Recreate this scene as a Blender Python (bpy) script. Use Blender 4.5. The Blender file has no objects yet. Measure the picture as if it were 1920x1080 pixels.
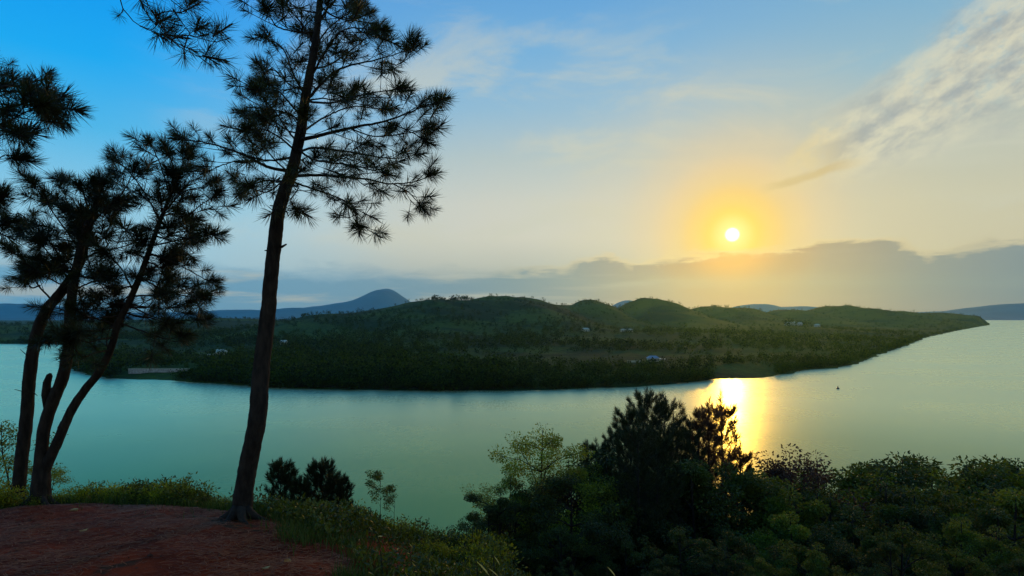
import bpy, math, random
import numpy as np
from mathutils import Vector, Matrix, noise as mnoise

scene = bpy.context.scene
COL = scene.collection
R = math.radians
rnd = random.Random(7)
nr = np.random.RandomState(11)
F = 1185.0            # focal length expressed in pixels of a 1920 px wide frame
HY = 592.0            # row of the horizon
CZ = 40.0             # eye height above the river

def W(px, py, Y):
    """point seen at photo position px,py that stands Y metres away"""
    return Vector(((px-960)/F*Y, Y, CZ-(py-HY)/F*Y))
def azel(px, py):
    dx = (px-960)/F; dz = (HY-py)/F
    return math.degrees(math.atan(dx)), math.degrees(math.atan(dz/math.sqrt(1+dx*dx)))

# ------------------------------------------------------------------ camera
cam_d = bpy.data.cameras.new('camera'); cam = bpy.data.objects.new('camera', cam_d); COL.objects.link(cam)
cam.location = (0, 0, CZ); cam.rotation_euler = (R(90), 0, 0)
cam_d.sensor_width = 36; cam_d.lens = 36*F/1920; cam_d.shift_y = (HY-540)/1920
cam_d.clip_start = 0.05; cam_d.clip_end = 60000
scene.camera = cam
scene.view_settings.view_transform = 'Standard'; scene.view_settings.look = 'None'
scene.view_settings.exposure = 0.14; scene.view_settings.gamma = 1.0
scene.view_settings.use_curve_mapping = False
cy = scene.cycles
scene.render.engine = 'CYCLES'
cy.max_bounces = 6; cy.diffuse_bounces = 2; cy.glossy_bounces = 3; cy.transmission_bounces = 2
cy.volume_bounces = 0; cy.transparent_max_bounces = 4; cy.sample_clamp_indirect = 3; cy.sample_clamp_direct = 0
cy.use_denoising = True; cy.denoiser = 'OPENIMAGEDENOISE'; cy.caustics_reflective = False; cy.caustics_refractive = False

# ------------------------------------------------------------------ sky
SUN_AZ, SUN_EL = azel(1373, 440)
sun_dir = Vector((math.sin(R(SUN_AZ))*math.cos(R(SUN_EL)), math.cos(R(SUN_AZ))*math.cos(R(SUN_EL)), math.sin(R(SUN_EL))))

class NT:
    """tiny expression helper over a node tree"""
    def __init__(s, tree): s.t = tree; s.L = tree.links.new
    def n(s, typ, **kw):
        nd = s.t.nodes.new(typ)
        for k, v in kw.items(): setattr(nd, k, v)
        return nd
    def put(s, sock, v):
        if hasattr(v, 'links') or hasattr(v, 'is_output'): s.L(v, sock)
        else: sock.default_value = v
    def m(s, op, a, b=None, c=None, clamp=False):
        nd = s.n('ShaderNodeMath', operation=op, use_clamp=clamp)
        for i, v in enumerate((a, b, c)):
            if v is not None: s.put(nd.inputs[i], v)
        return nd.outputs[0]
    def sstep(s, x, lo, hi, a=0.0, b=1.0):
        nd = s.n('ShaderNodeMapRange', interpolation_type='SMOOTHSTEP')
        for i, v in enumerate((x, lo, hi, a, b)): s.put(nd.inputs[i], v)
        return nd.outputs[0]
    def lin(s, x, lo, hi, a=0.0, b=1.0):
        nd = s.n('ShaderNodeMapRange')
        for i, v in enumerate((x, lo, hi, a, b)): s.put(nd.inputs[i], v)
        return nd.outputs[0]
    def ramp(s, x, stops, interp='LINEAR'):
        nd = s.n('ShaderNodeValToRGB'); cr = nd.color_ramp; cr.interpolation = interp
        while len(cr.elements) > 1: cr.elements.remove(cr.elements[-1])
        cr.elements[0].position = stops[0][0]; cr.elements[0].color = (*stops[0][1], 1)
        for p, c in stops[1:]:
            e = cr.elements.new(p); e.color = (*c, 1)
        s.put(nd.inputs[0], x); return nd.outputs[0]
    def mix(s, f, a, b, mode='MIX'):
        nd = s.n('ShaderNodeMix', data_type='RGBA', blend_type=mode)
        s.put(nd.inputs[0], f); s.put(nd.inputs[6], a); s.put(nd.inputs[7], b)
        return nd.outputs[2]
    def noise(s, vec, scale, detail=4, rough=0.5, dist=0.0, col=False):
        nd = s.n('ShaderNodeTexNoise'); s.put(nd.inputs['Vector'], vec)
        nd.inputs['Scale'].default_value = scale; nd.inputs['Detail'].default_value = detail
        nd.inputs['Roughness'].default_value = rough; nd.inputs['Distortion'].default_value = dist
        return nd.outputs['Color' if col else 'Fac']
    def comb(s, x, y, z):
        nd = s.n('ShaderNodeCombineXYZ')
        for i, v in enumerate((x, y, z)): s.put(nd.inputs[i], v)
        return nd.outputs[0]
    def sep(s, v):
        nd = s.n('ShaderNodeSeparateXYZ'); s.put(nd.inputs[0], v); return nd.outputs

def lin1(c):
    c /= 255.0
    return c/12.92 if c <= 0.04045 else ((c+0.055)/1.055)**2.4
def S(r, g, b): return (lin1(r), lin1(g), lin1(b))
def S4(r, g, b): return (*S(r, g, b), 1.0)

world = bpy.data.worlds.new('World'); scene.world = world; world.use_nodes = True
world.node_tree.nodes.clear()
q = NT(world.node_tree)
tc = q.n('ShaderNodeTexCoord')
dx, dy, dz = q.sep(tc.outputs['Generated'])[:3]
az = q.m('MULTIPLY', q.m('ARCTAN2', dx, dy), 57.29578)
el = q.m('MULTIPLY', q.m('ARCSINE', dz), 57.29578)
dotn = q.n('ShaderNodeVectorMath', operation='DOT_PRODUCT'); q.L(tc.outputs['Generated'], dotn.inputs[0]); dotn.inputs[1].default_value = sun_dir
theta = q.m('MULTIPLY', q.m('ARCCOSINE', q.m('MINIMUM', dotn.outputs['Value'], 1.0)), 57.29578)
ae = q.comb(q.m('MULTIPLY', az, 0.1), q.m('MULTIPLY', el, 0.1), 0.0)
ew = q.lin(el, -2.0, 38.0)          # ramp position from elevation
def er(d): return (d+2.0)/40.0
left = q.ramp(ew, [(er(-2), S(120,165,190)), (er(1), S(140,185,208)), (er(4), S(164,206,222)), (er(9), S(140,202,228)), (er(14), S(78,182,232)), (er(19), S(20,168,240)), (er(26), S(0,146,236)), (er(38), S(20,110,190))])
mid = q.ramp(ew, [(er(-2), S(125,152,168)), (er(2), S(138,164,176)), (er(4.4), S(190,192,178)), (er(7), S(212,209,192)), (er(10), S(206,207,194)), (er(14), S(180,196,196)), (er(18), S(146,186,210)), (er(23), S(116,174,216)), (er(28), S(92,158,214)), (er(38), S(50,120,190))])
rght = q.ramp(ew, [(er(-2), S(125,148,162)), (er(2), S(140,160,168)), (er(5), S(208,198,164)), (er(9), S(202,198,170)), (er(14), S(182,190,178)), (er(19), S(146,184,200)), (er(24), S(118,172,206)), (er(30), S(96,156,206)), (er(38), S(56,124,190))])
wig = q.m('MULTIPLY', q.m('SUBTRACT', q.noise(ae, 0.9, 3), 0.5), 10.0)
azw = q.m('ADD', az, wig)
base = q.mix(q.sstep(azw, -33.0, -2.0), left, mid)
base = q.mix(q.sstep(azw, 4.0, 34.0), base, rght)
base = q.mix(q.sstep(az, 60.0, 130.0), base, mid)
base = q.mix(q.sstep(az, -55.0, -110.0), base, mid)
# thin veils of high cloud
veil = q.noise(q.comb(q.m('MULTIPLY', az, 0.05), q.m('MULTIPLY', el, 0.16), 3.1), 1.3, 6, 0.6, 0.6)
vm = q.m('MULTIPLY', q.sstep(veil, 0.44, 0.70), q.sstep(el, 3.0, 8.0))
vm = q.m('MULTIPLY', vm, q.sstep(el, 34.0, 16.0))
vm = q.m('MULTIPLY', vm, q.sstep(az, -34.0, -12.0))
base = q.mix(q.m('MULTIPLY', vm, 0.7), base, S4(206, 206, 186))
# warm glow of the low sun
gcol = q.ramp(q.m('MULTIPLY', theta, 1/24.0), [(0.0, S(255,222,70)), (1.8/24, S(255,214,66)), (3.6/24, S(254,202,88)), (6/24, S(244,200,128)), (9/24, S(226,198,152)), (1.0, S(206,200,168))])
gfac = q.ramp(q.m('MULTIPLY', theta, 1/24.0), [(0.0, (1,1,1)), (1.6/24, (.94,)*3), (3.2/24, (.82,)*3), (5/24, (.64,)*3), (7.5/24, (.44,)*3), (11/24, (.22,)*3), (17/24, (.05,)*3), (1.0, (0,)*3)], 'EASE')
base = q.mix(gfac, base, gcol)
# diagonal streak of cloud climbing to the upper right
a0, e0 = azel(1440, 352); a1, e1 = azel(1905, 92)
ln = math.hypot(a1-a0, e1-e0); cx_, cy_ = (a1-a0)/ln, (e1-e0)/ln
ra = q.m('SUBTRACT', az, a0); re_ = q.m('SUBTRACT', el, e0)
s_ = q.m('ADD', q.m('MULTIPLY', ra, cx_), q.m('MULTIPLY', re_, cy_))
t_ = q.m('SUBTRACT', q.m('MULTIPLY', re_, cx_), q.m('MULTIPLY', ra, cy_))
n1 = q.noise(q.comb(q.m('MULTIPLY', s_, 0.16), q.m('MULTIPLY', t_, 0.3), 0.7), 1.6, 9, 0.62, 0.15)
n2 = q.noise(q.comb(q.m('MULTIPLY', s_, 0.30), q.m('MULTIPLY', t_, 0.45), 4.7), 2.6, 9, 0.66, 0.25)
wid = q.lin(s_, -1.0, 20.0, 1.3, 6.4)
tn = q.m('DIVIDE', q.m('ADD', t_, q.m('MULTIPLY', q.m('SUBTRACT', n1, 0.5), 4.0)), wid)
body = q.m('MULTIPLY', q.sstep(q.m('ABSOLUTE', tn), 1.05, 0.25), q.sstep(s_, -1.5, 5.0))
body = q.m('MULTIPLY', body, q.sstep(s_, 44.0, 26.0))
body = q.m('MULTIPLY', body, q.sstep(n2, 0.26, 0.54, 0.25, 1.0))
ccol = q.mix(q.sstep(q.noise(q.comb(q.m('MULTIPLY', s_, 0.22), q.m('MULTIPLY', t_, 0.42), 9.7), 1.3, 8, 0.60, 0.12), 0.38, 0.66), S4(216, 211, 184), S4(160, 166, 166))
ccol = q.mix(q.sstep(s_, 9.0, 2.0), ccol, S4(226, 204, 150))
base = q.mix(q.m('MULTIPLY', body, 0.92), base, ccol)
# a small tail of darker cloud between the streak and the sun
a2, e2 = azel(1455, 347)
tail = q.m('MULTIPLY', q.sstep(q.m('ABSOLUTE', q.m('ADD', q.m('SUBTRACT', re_, q.m('MULTIPLY', ra, 0.22)), q.m('MULTIPLY', q.m('SUBTRACT', n1, 0.5), 1.2))), 0.55, 0.1), q.m('MULTIPLY', q.sstep(ra, -1.0, 1.5), q.sstep(ra, 8.0, 4.0)))
base = q.mix(q.m('MULTIPLY', tail, 0.6), base, S4(206, 178, 116))
# long cloud bank above the hills
tops = [(-400,496),(100,500),(420,505),(640,512),(820,520),(960,512),(1050,503),(1090,489),(1140,481),(1190,491),(1270,479),(1370,478),(1460,470),(1540,455),(1640,449),(1695,456),(1735,471),(1790,470),(1850,459),(1920,455),(2300,450)]
st = []
for px, py in tops:
    a, e = azel(px, py); st.append(((a+60)/120, (e/12.0,)*3))
topel = q.m('MULTIPLY', q.ramp(q.lin(az, -60.0, 60.0), st, 'EASE'), 12.0)
bn = q.noise(q.comb(q.m('MULTIPLY', az, 0.12), q.m('MULTIPLY', el, 0.55), 8.0), 1.8, 8, 0.66, 0.3)
bd = q.m('SUBTRACT', q.m('ADD', topel, q.m('MULTIPLY', q.m('SUBTRACT', bn, 0.5), 2.6)), el)
soft = q.m('ADD', q.sstep(az, -5.0, 8.0, 0.8, 0.34), q.m('MULTIPLY', q.sstep(q.noise(ae, 4.0, 3), 0.45, 0.7), 0.7))
bank = q.sstep(bd, q.m('MULTIPLY', soft, -1.0), soft)
bands = q.noise(q.comb(q.m('MULTIPLY', az, 0.05), q.m('MULTIPLY', el, 0.55), 2.0), 1.6, 5, 0.55, 0.3)
bank = q.m('MULTIPLY', bank, q.sstep(az, -10.0, 12.0, 0.92, 0.97))
bkc = q.ramp(q.lin(az, -40.0, 40.0), [(0, S(104,164,194)), (.3, S(110,154,176)), (.5, S(116,144,154)), (.75, S(162,148,130)), (.88, S(138,140,134)), (1, S(118,138,146))])
bkc = q.mix(q.ramp(q.m('MULTIPLY', theta, 1/16.0), [(0, (1,)*3), (2.4/16, (.97,)*3), (5/16, (.66,)*3), (8/16, (.3,)*3), (1, (0,)*3)], 'EASE'), bkc, q.ramp(q.m('MULTIPLY', theta, 1/16.0), [(0, S(255,190,60)), (2.6/16, S(244,170,76)), (5/16, S(200,142,82)), (1, S(156,140,120))]))
bkc = q.mix(q.m('MULTIPLY', q.sstep(bands, 0.46, 0.66), q.sstep(az, 22.0, -6.0, 0.05, 0.7)), bkc, S4(200, 196, 172))
base = q.mix(bank, base, bkc)
rim = q.m('MULTIPLY', q.m('MULTIPLY', bank, q.m('SUBTRACT', 1.0, bank)), 4.0)
base = q.mix(q.m('MULTIPLY', rim, q.sstep(theta, 30.0, 4.0, 0.0, 0.42)), base, S4(255, 226, 158))
disc = q.sstep(theta, 0.70, 0.34)
base = q.mix(disc, base, (4.0, 3.9, 3.4, 1))
aur = q.sstep(theta, 2.2, 0.4)
base = q.mix(q.m('MULTIPLY', aur, 0.55), base, (1.15, 1.05, 0.42, 1))
bg = q.n('ShaderNodeBackground'); q.L(base, bg.inputs[0]); bg.inputs[1].default_value = 0.98
skt = q.n('ShaderNodeTexSky'); skt.sky_type = 'NISHITA'; skt.sun_disc = False
skt.sun_elevation = R(SUN_EL); skt.sun_rotation = R(SUN_AZ); skt.air_density = 1.0; skt.dust_density = 0.6
bg2 = q.n('ShaderNodeBackground'); q.L(skt.outputs[0], bg2.inputs[0]); bg2.inputs[1].default_value = 0.05
# the physical sky carries the air behind, the painted clouds and haze of this evening lie over it
mixs = q.n('ShaderNodeMixShader'); mixs.inputs[0].default_value = 0.94
q.L(bg2.outputs[0], mixs.inputs[1]); q.L(bg.outputs[0], mixs.inputs[2])
wo = q.n('ShaderNodeOutputWorld'); q.L(mixs.outputs[0], wo.inputs[0])
world.cycles.sampling_method = 'MANUAL'; world.cycles.sample_map_resolution = 1024

sun_d = bpy.data.lights.new('sun', 'SUN'); sun = bpy.data.objects.new('sun', sun_d); COL.objects.link(sun)
sun_d.energy = 0.55; sun_d.angle = R(1.5); sun_d.color = (1.0, 0.52, 0.09)
sun.rotation_euler = (-sun_dir).to_track_quat('-Z', 'Y').to_euler(); sun.location = (0, 0, 120)

# ------------------------------------------------------------------ mesh helpers
def tag(o, label=None, cat=None, group=None, kind=None):
    if label: o['label'] = label
    if cat: o['category'] = cat
    if group: o['group'] = group
    if kind: o['kind'] = kind
    return o
def mesh(name, V, Fc, mats, midx=None, smooth=False):
    """V (n,3) array, Fc list of index tuples or (m,3)/(m,4) array"""
    me = bpy.data.meshes.new(name)
    V = np.asarray(V, dtype=np.float32)
    if isinstance(Fc, np.ndarray):
        k = Fc.shape[1]; m = Fc.shape[0]
        me.vertices.add(len(V)); me.vertices.foreach_set('co', V.ravel())
        me.loops.add(m*k); me.loops.foreach_set('vertex_index', Fc.astype(np.int32).ravel())
        me.polygons.add(m); me.polygons.foreach_set('loop_start', np.arange(0, m*k, k, dtype=np.int32))
        me.polygons.foreach_set('loop_total', np.full(m, k, dtype=np.int32))
    else:
        me.from_pydata(V.tolist(), [], Fc)
    for mt in (mats if isinstance(mats, (list, tuple)) else [mats]): me.materials.append(mt)
    if midx is not None: me.polygons.foreach_set('material_index', np.asarray(midx, dtype=np.int32))
    me.polygons.foreach_set('use_smooth', np.full(len(me.polygons), smooth, dtype=bool))
    me.update(calc_edges=True)
    return me
def obj(name, me, parent=None, loc=(0, 0, 0), rot=None, scale=None):
    o = bpy.data.objects.new(name, me); COL.objects.link(o); o.location = loc
    if rot is not None: o.rotation_euler = rot
    if scale is not None: o.scale = (scale,)*3 if not hasattr(scale, '__len__') else scale
    if parent is not None: o.parent = parent
    return o
def empty(name, loc, rz=0.0):
    o = bpy.data.objects.new(name, None); COL.objects.link(o); o.location = loc; o.rotation_euler = (0, 0, rz); o.empty_display_size = 0.2
    return o
class MB:
    """collects boxes, tubes and leaf faces into one mesh"""
    def __init__(s): s.V = []; s.F = []; s.I = []
    def add(s, V, Fc, mi=0):
        b = len(s.V); s.V.extend([tuple(v) for v in V]); s.F.extend([tuple(i+b for i in f) for f in Fc]); s.I.extend([mi]*len(Fc))
    def box(s, x0, x1, y0, y1, z0, z1, mi=0):
        s.add([(x0,y0,z0),(x1,y0,z0),(x1,y1,z0),(x0,y1,z0),(x0,y0,z1),(x1,y0,z1),(x1,y1,z1),(x0,y1,z1)],
              [(0,3,2,1),(4,5,6,7),(0,1,5,4),(1,2,6,5),(2,3,7,6),(3,0,4,7)], mi)
    def tube(s, pts, rad, n=8, rough=0.0, mi=0, cap=True, nf=8.0):
        pts = [Vector(p) for p in pts]; V = []; m = len(pts)
        up = Vector((0.31, 0.77, 0.2)).normalized(); prev = None
        for i, p in enumerate(pts):
            d = (pts[min(i+1, m-1)]-pts[max(i-1, 0)])
            d = d.normalized() if d.length > 1e-9 else Vector((0, 0, 1))
            if prev is None:
                prev = d.cross(up).normalized()
            a = (prev-d*prev.dot(d)).normalized(); prev = a; b = d.cross(a)
            for k in range(n):
                an = 2*math.pi*k/n; r = rad[i]
                v = a*math.cos(an)+b*math.sin(an)
                if rough: r *= 1+rough*(mnoise.noise((p+v*rad[i]*1.3)*nf)+0.6*mnoise.noise((p+v*rad[i])*nf*3.1))
                V.append(p+v*r)
        Fc = [(i*n+k, i*n+(k+1) % n, (i+1)*n+(k+1) % n, (i+1)*n+k) for i in range(m-1) for k in range(n)]
        if cap: Fc += [tuple(range(n))[::-1], tuple((m-1)*n+k for k in range(n))]
        s.add(V, Fc, mi)
    def me(s, name, mats, smooth=False): return mesh(name, s.V, s.F, mats, s.I, smooth)
def spline(pts, step):
    """Catmull-Rom through pts, resampled about every step metres; pts are Vectors (any dimension via list)"""
    P = [np.array(p, dtype=float) for p in pts]; P = [2*P[0]-P[1]]+P+[2*P[-1]-P[-2]]
    out = []
    for i in range(1, len(P)-2):
        a, b, c, d = P[i-1], P[i], P[i+1], P[i+2]
        n = max(2, int(np.linalg.norm((c-b)[:3])/step))
        for k in range(n):
            t = k/n
            out.append(0.5*((2*b)+(-a+c)*t+(2*a-5*b+4*c-d)*t*t+(-a+3*b-3*c+d)*t**3))
    out.append(P[-2]); return out

# ------------------------------------------------------------------ materials
def mat(name, c, rough=0.8, spec=0.3):
    m = bpy.data.materials.new(name); m.use_nodes = True
    b = m.node_tree.nodes['Principled BSDF']; b.inputs['Base Color'].default_value = (*c, 1)
    b.inputs['Roughness'].default_value = rough; b.inputs['Specular IOR Level'].default_value = spec
    return m
def noisy(name, c1, c2, scale, rough=0.9, bump=0.0, bscale=None, spec=0.2, rnd_amt=0.0, stretch=None, detail=5):
    m = mat(name, c1, rough, spec); g = NT(m.node_tree); b = m.node_tree.nodes['Principled BSDF']
    t = g.n('ShaderNodeTexCoord'); co = t.outputs['Object']
    if stretch:
        mp = g.n('ShaderNodeMapping'); g.L(co, mp.inputs[0]); mp.inputs['Scale'].default_value = stretch; co = mp.outputs[0]
    f = g.sstep(g.noise(co, scale, detail, 0.6), 0.3, 0.7)
    col = g.mix(f, (*c1, 1), (*c2, 1))
    if rnd_amt:
        oi = g.n('ShaderNodeObjectInfo')
        hs = g.n('ShaderNodeHueSaturation'); g.L(col, hs.inputs['Color'])
        g.L(g.lin(oi.outputs['Random'], 0, 1, 1-rnd_amt, 1+rnd_amt), hs.inputs['Value'])
        g.L(g.lin(oi.outputs['Random'], 0, 1, 0.5+rnd_amt*0.05, 0.5-rnd_amt*0.05), hs.inputs['Hue'])
        col = hs.outputs[0]
    g.L(col, b.inputs['Base Color'])
    if bump:
        bp = g.n('ShaderNodeBump'); bp.inputs['Strength'].default_value = bump; bp.inputs['Distance'].default_value = 0.02
        g.L(g.noise(co, bscale or scale*4, 5, 0.6), bp.inputs['Height']); g.L(bp.outputs[0], b.inputs['Normal'])
    return m
def leaf_mat(name, c1, c2, trans=0.35, scale=3.0, rnd_amt=0.3, rough=0.5, spec=0.35):
    m = bpy.data.materials.new(name); m.use_nodes = True; m.node_tree.nodes.clear(); g = NT(m.node_tree)
    geo = g.n('ShaderNodeNewGeometry'); oi = g.n('ShaderNodeObjectInfo'); t = g.n('ShaderNodeTexCoord')
    f = g.m('ADD', g.m('MULTIPLY', g.noise(t.outputs['Object'], scale, 3), 0.6), g.m('MULTIPLY', geo.outputs['Random Per Island'], 0.5))
    col = g.mix(g.sstep(f, 0.25, 0.8), (*c1, 1), (*c2, 1))
    hs = g.n('ShaderNodeHueSaturation'); g.L(col, hs.inputs['Color'])
    g.L(g.lin(oi.outputs['Random'], 0, 1, 1-rnd_amt, 1+rnd_amt), hs.inputs['Value']); col = hs.outputs[0]
    pb = g.n('ShaderNodeBsdfPrincipled'); g.L(col, pb.inputs['Base Color']); pb.inputs['Roughness'].default_value = rough; pb.inputs['Specular IOR Level'].default_value = spec
    tr = g.n('ShaderNodeBsdfTranslucent'); g.L(g.mix(1.0, col, (1.6, 1.5, 0.5, 1), 'MULTIPLY'), tr.inputs[0])
    mx = g.n('ShaderNodeMixShader'); mx.inputs[0].default_value = trans; g.L(pb.outputs[0], mx.inputs[1]); g.L(tr.outputs[0], mx.inputs[2])
    o = g.n('ShaderNodeOutputMaterial'); g.L(mx.outputs[0], o.inputs[0])
    return m

M_bark = noisy('pine_bark', (0.014, 0.010, 0.007), (0.042, 0.030, 0.020), 14, 0.95, 1.0, 30, stretch=(1, 1, 0.35))
M_twig = noisy('twig_bark', (0.020, 0.013, 0.008), (0.045, 0.030, 0.018), 20, 0.9)
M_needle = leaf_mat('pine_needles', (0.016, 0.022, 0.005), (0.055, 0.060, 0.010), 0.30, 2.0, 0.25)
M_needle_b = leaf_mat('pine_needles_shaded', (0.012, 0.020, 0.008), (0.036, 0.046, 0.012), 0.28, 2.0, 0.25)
M_leaf = leaf_mat('broad_leaves', (0.050, 0.070, 0.004), (0.160, 0.180, 0.010), 0.38, 1.2, 0.35)
M_leaf_d = leaf_mat('dark_leaves', (0.024, 0.036, 0.003), (0.080, 0.096, 0.006), 0.30, 1.2, 0.3)
M_leaf_r = leaf_mat('glare_russet_leaves', (0.050, 0.018, 0.010), (0.095, 0.040, 0.016), 0.30, 1.2, 0.2)  # reddish bleed of the bright water behind, painted into the leaf colour
M_leaf_y = leaf_mat('yellow_green_leaves', (0.090, 0.115, 0.004), (0.28, 0.29, 0.012), 0.42, 4.0, 0.3)
M_far_ = None
M_far = leaf_mat('far_foliage', (0.003, 0.012, 0.003), (0.040, 0.072, 0.006), 0.30, 0.014, 0.3, 0.8, 0.1)

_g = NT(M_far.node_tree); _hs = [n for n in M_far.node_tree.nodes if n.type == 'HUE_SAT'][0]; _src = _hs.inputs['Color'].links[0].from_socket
_P = _g.n('ShaderNodeNewGeometry').outputs['Position']   # sun glow put into the foliage colour, yellower towards the sun's side
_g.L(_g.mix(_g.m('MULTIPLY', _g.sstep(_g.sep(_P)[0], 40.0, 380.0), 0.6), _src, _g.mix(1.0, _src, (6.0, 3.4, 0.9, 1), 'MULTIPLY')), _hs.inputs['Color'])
# ------------------------------------------------------------------ river
def make_water():
    m = bpy.data.materials.new('river_water'); m.use_nodes = True; m.node_tree.nodes.clear(); g = NT(m.node_tree)
    geo = g.n('ShaderNodeNewGeometry'); P = geo.outputs['Position']
    big = g.noise(P, 0.010, 4, 0.55, 0.4)
    col = g.mix(g.sstep(big, 0.35, 0.68), (0.020, 0.230, 0.040, 1), (0.090, 0.300, 0.034, 1))
    df = g.n('ShaderNodeBsdfDiffuse'); g.L(col, df.inputs[0])
    gl_ = g.n('ShaderNodeBsdfGlossy'); gl_.inputs['Color'].default_value = (1.0, 0.99, 0.62, 1)
    mp = g.n('ShaderNodeMapping'); g.L(P, mp.inputs[0]); mp.inputs['Scale'].default_value = (0.7, 1.0, 1.0)
    wind = g.sstep(g.noise(mp.outputs[0], 0.015, 5, 0.6, 0.3), 0.3, 0.7)
    g.L(g.lin(wind, 0, 1, 0.25, 0.31), gl_.inputs['Roughness'])
    h = g.m('ADD', g.noise(mp.outputs[0], 1.1, 3, 0.6), g.m('MULTIPLY', g.noise(mp.outputs[0], 0.35, 2, 0.5), 1.2))
    bp = g.n('ShaderNodeBump'); bp.inputs['Strength'].default_value = 0.40; bp.inputs['Distance'].default_value = 0.05
    g.L(h, bp.inputs['Height']); g.L(bp.outputs[0], gl_.inputs['Normal'])
    gw = g.n('ShaderNodeBsdfGlossy'); gw.inputs['Color'].default_value = (1.0, 0.99, 0.62, 1); gw.inputs['Roughness'].default_value = 0.50; g.L(bp.outputs[0], gw.inputs['Normal'])
    two = g.n('ShaderNodeMixShader'); mp2 = g.n('ShaderNodeMapping'); g.L(P, mp2.inputs[0]); mp2.inputs['Scale'].default_value = (0.9, 0.17, 1.0); g.L(g.sstep(g.noise(mp2.outputs[0], 1.0, 5, 0.75), 0.34, 0.68, 0.22, 0.58), two.inputs[0]); g.L(gl_.outputs[0], two.inputs[1]); g.L(gw.outputs[0], two.inputs[2])
    # share of sky mirrored against the angle of view, as off open water
    dt = g.n('ShaderNodeVectorMath', operation='DOT_PRODUCT'); g.L(geo.outputs['Normal'], dt.inputs[0]); g.L(geo.outputs['Incoming'], dt.inputs[1])
    fr = g.ramp(g.m('ABSOLUTE', dt.outputs['Value']), [(0, (1,)*3), (.06, (.98,)*3), (.12, (.84,)*3), (.17, (.52,)*3), (.22, (.32,)*3), (.28, (.20,)*3), (.34, (.14,)*3), (.6, (.07,)*3), (1, (.03,)*3)])
    mx = g.n('ShaderNodeMixShader'); g.L(fr, mx.inputs[0]); g.L(df.outputs[0], mx.inputs[1]); g.L(two.outputs[0], mx.inputs[2])
    o = g.n('ShaderNodeOutputMaterial'); g.L(mx.outputs[0], o.inputs[0])
    return m
M_water = make_water()
wv = [(-10800, -2800, 0), (10800, -2800, 0), (10800, 10800, 0), (-10800, 10800, 0)]
tag(obj('river', mesh('river', wv, [(0, 1, 2, 3)], M_water)), 'broad calm green river bending round the wooded far bank', None, None, 'structure')

# ------------------------------------------------------------------ far land
def g2(px, py):   # water-level point seen at px,py
    Y = CZ*F/(py-HY); return ((px-960)/F*Y, Y)
shore_px = [(-900, 646), (-300, 646), (0, 645), (95, 645), (134, 647), (120, 662), (112, 676), (128, 690), (160, 702), (200, 709), (260, 711), (350, 716), (420, 720), (500, 727), (600, 730), (800, 733), (1000, 732), (1140, 727), (1240, 722), (1310, 716), (1345, 710), (1400, 709), (1440, 706), (1480, 700), (1520, 693), (1560, 690), (1600, 684), (1650, 665), (1700, 648), (1740, 632), (1800, 619), (1852, 609.6), (1855, 607.5), (1830, 606)]
shore = [g2(*p) for p in shore_px]+[(3000, 4600), (3600, 5600), (9000, 6200), (16000, 7000), (16000, 20000), (-16000, 20000), (-16000, 880)]
PG = np.array(shore)
def sdf(x, y):
    x = x.ravel(); y = y.ravel(); best = np.full(x.shape, 1e18); inside = np.zeros(x.shape, bool)
    for i in range(len(PG)):
        a = PG[i]; b = PG[(i+1) % len(PG)]; e = b-a
        t = np.clip(((x-a[0])*e[0]+(y-a[1])*e[1])/(e@e), 0, 1)
        d = (x-a[0]-t*e[0])**2+(y-a[1]-t*e[1])**2
        best = np.minimum(best, d)
        c = ((a[1] > y) != (b[1] > y))
        with np.errstate(divide='ignore', invalid='ignore'):
            xi = a[0]+(y-a[1])*e[0]/(e[1] if abs(e[1]) > 1e-9 else 1e-9)
        inside ^= c & (x < xi)
    return np.where(inside, np.sqrt(best), -np.sqrt(best))
# (px of the top, distance, row of the top, half width px, depth sigma m)
hills = [(835, 1350, 566, 75, 260), (905, 1400, 571, 60, 220), (735, 1300, 581, 95, 230), (620, 1150, 594, 70, 180), (985, 1500, 559, 62, 280), (1045, 1600, 574, 60, 200), (1110, 1700, 563, 36, 240), (1215, 1900, 565, 50, 300),
         (1330, 2050, 575, 50, 260), (1390, 2100, 580, 34, 220), (1485, 2300, 580, 36, 220), (1575, 2450, 574, 46, 320), (1650, 2700, 581, 44, 260), (1740, 2900, 586, 50, 320), (1800, 3200, 594, 34, 250),
         (400, 1700, 597, 120, 300), (200, 1500, 604, 110, 300), (40, 1250, 610, 130, 200), (-300, 1300, 606, 200, 200),
         (1000, 900, 632, 120, 130), (1250, 1000, 624, 140, 120), (760, 850, 640, 140, 90), (420, 900, 634, 130, 110), (1450, 1300, 612, 100, 140), (1330, 720, 655, 60, 60), (560, 700, 652, 80, 60)]
mounts = [(724, 9500, 542, 30, 900), (700, 9300, 565, 52, 900), (640, 9000, 573, 70, 800), (560, 7600, 578, 34, 700), (490, 7400, 581, 60, 700), (415, 7200, 584, 46, 600), (330, 7500, 585, 60, 700), (120, 7000, 584, 90, 700), (30, 6800, 573, 90, 700), (-120, 7000, 568, 120, 800), (-450, 7000, 560, 160, 800),
          (1180, 5600, 561, 26, 500), (1420, 6200, 572, 50, 500), (1500, 6500, 576, 60, 500), (1760, 9000, 585, 60, 900), (1860, 9000, 577, 60, 900), (1960, 8800, 566, 70, 900), (2150, 8800, 560, 120, 900), (850, 9800, 580, 90, 900), (1000, 9500, 582, 100, 900)]
def fbm(x, y, s, seed=0.0, octv=4):
    out = np.empty(x.size); xr = x.ravel(); yr = y.ravel()
    for i in range(x.size): out[i] = mnoise.fractal((xr[i]*s, yr[i]*s, seed), 1.0, 2.0, octv)
    return out
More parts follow.
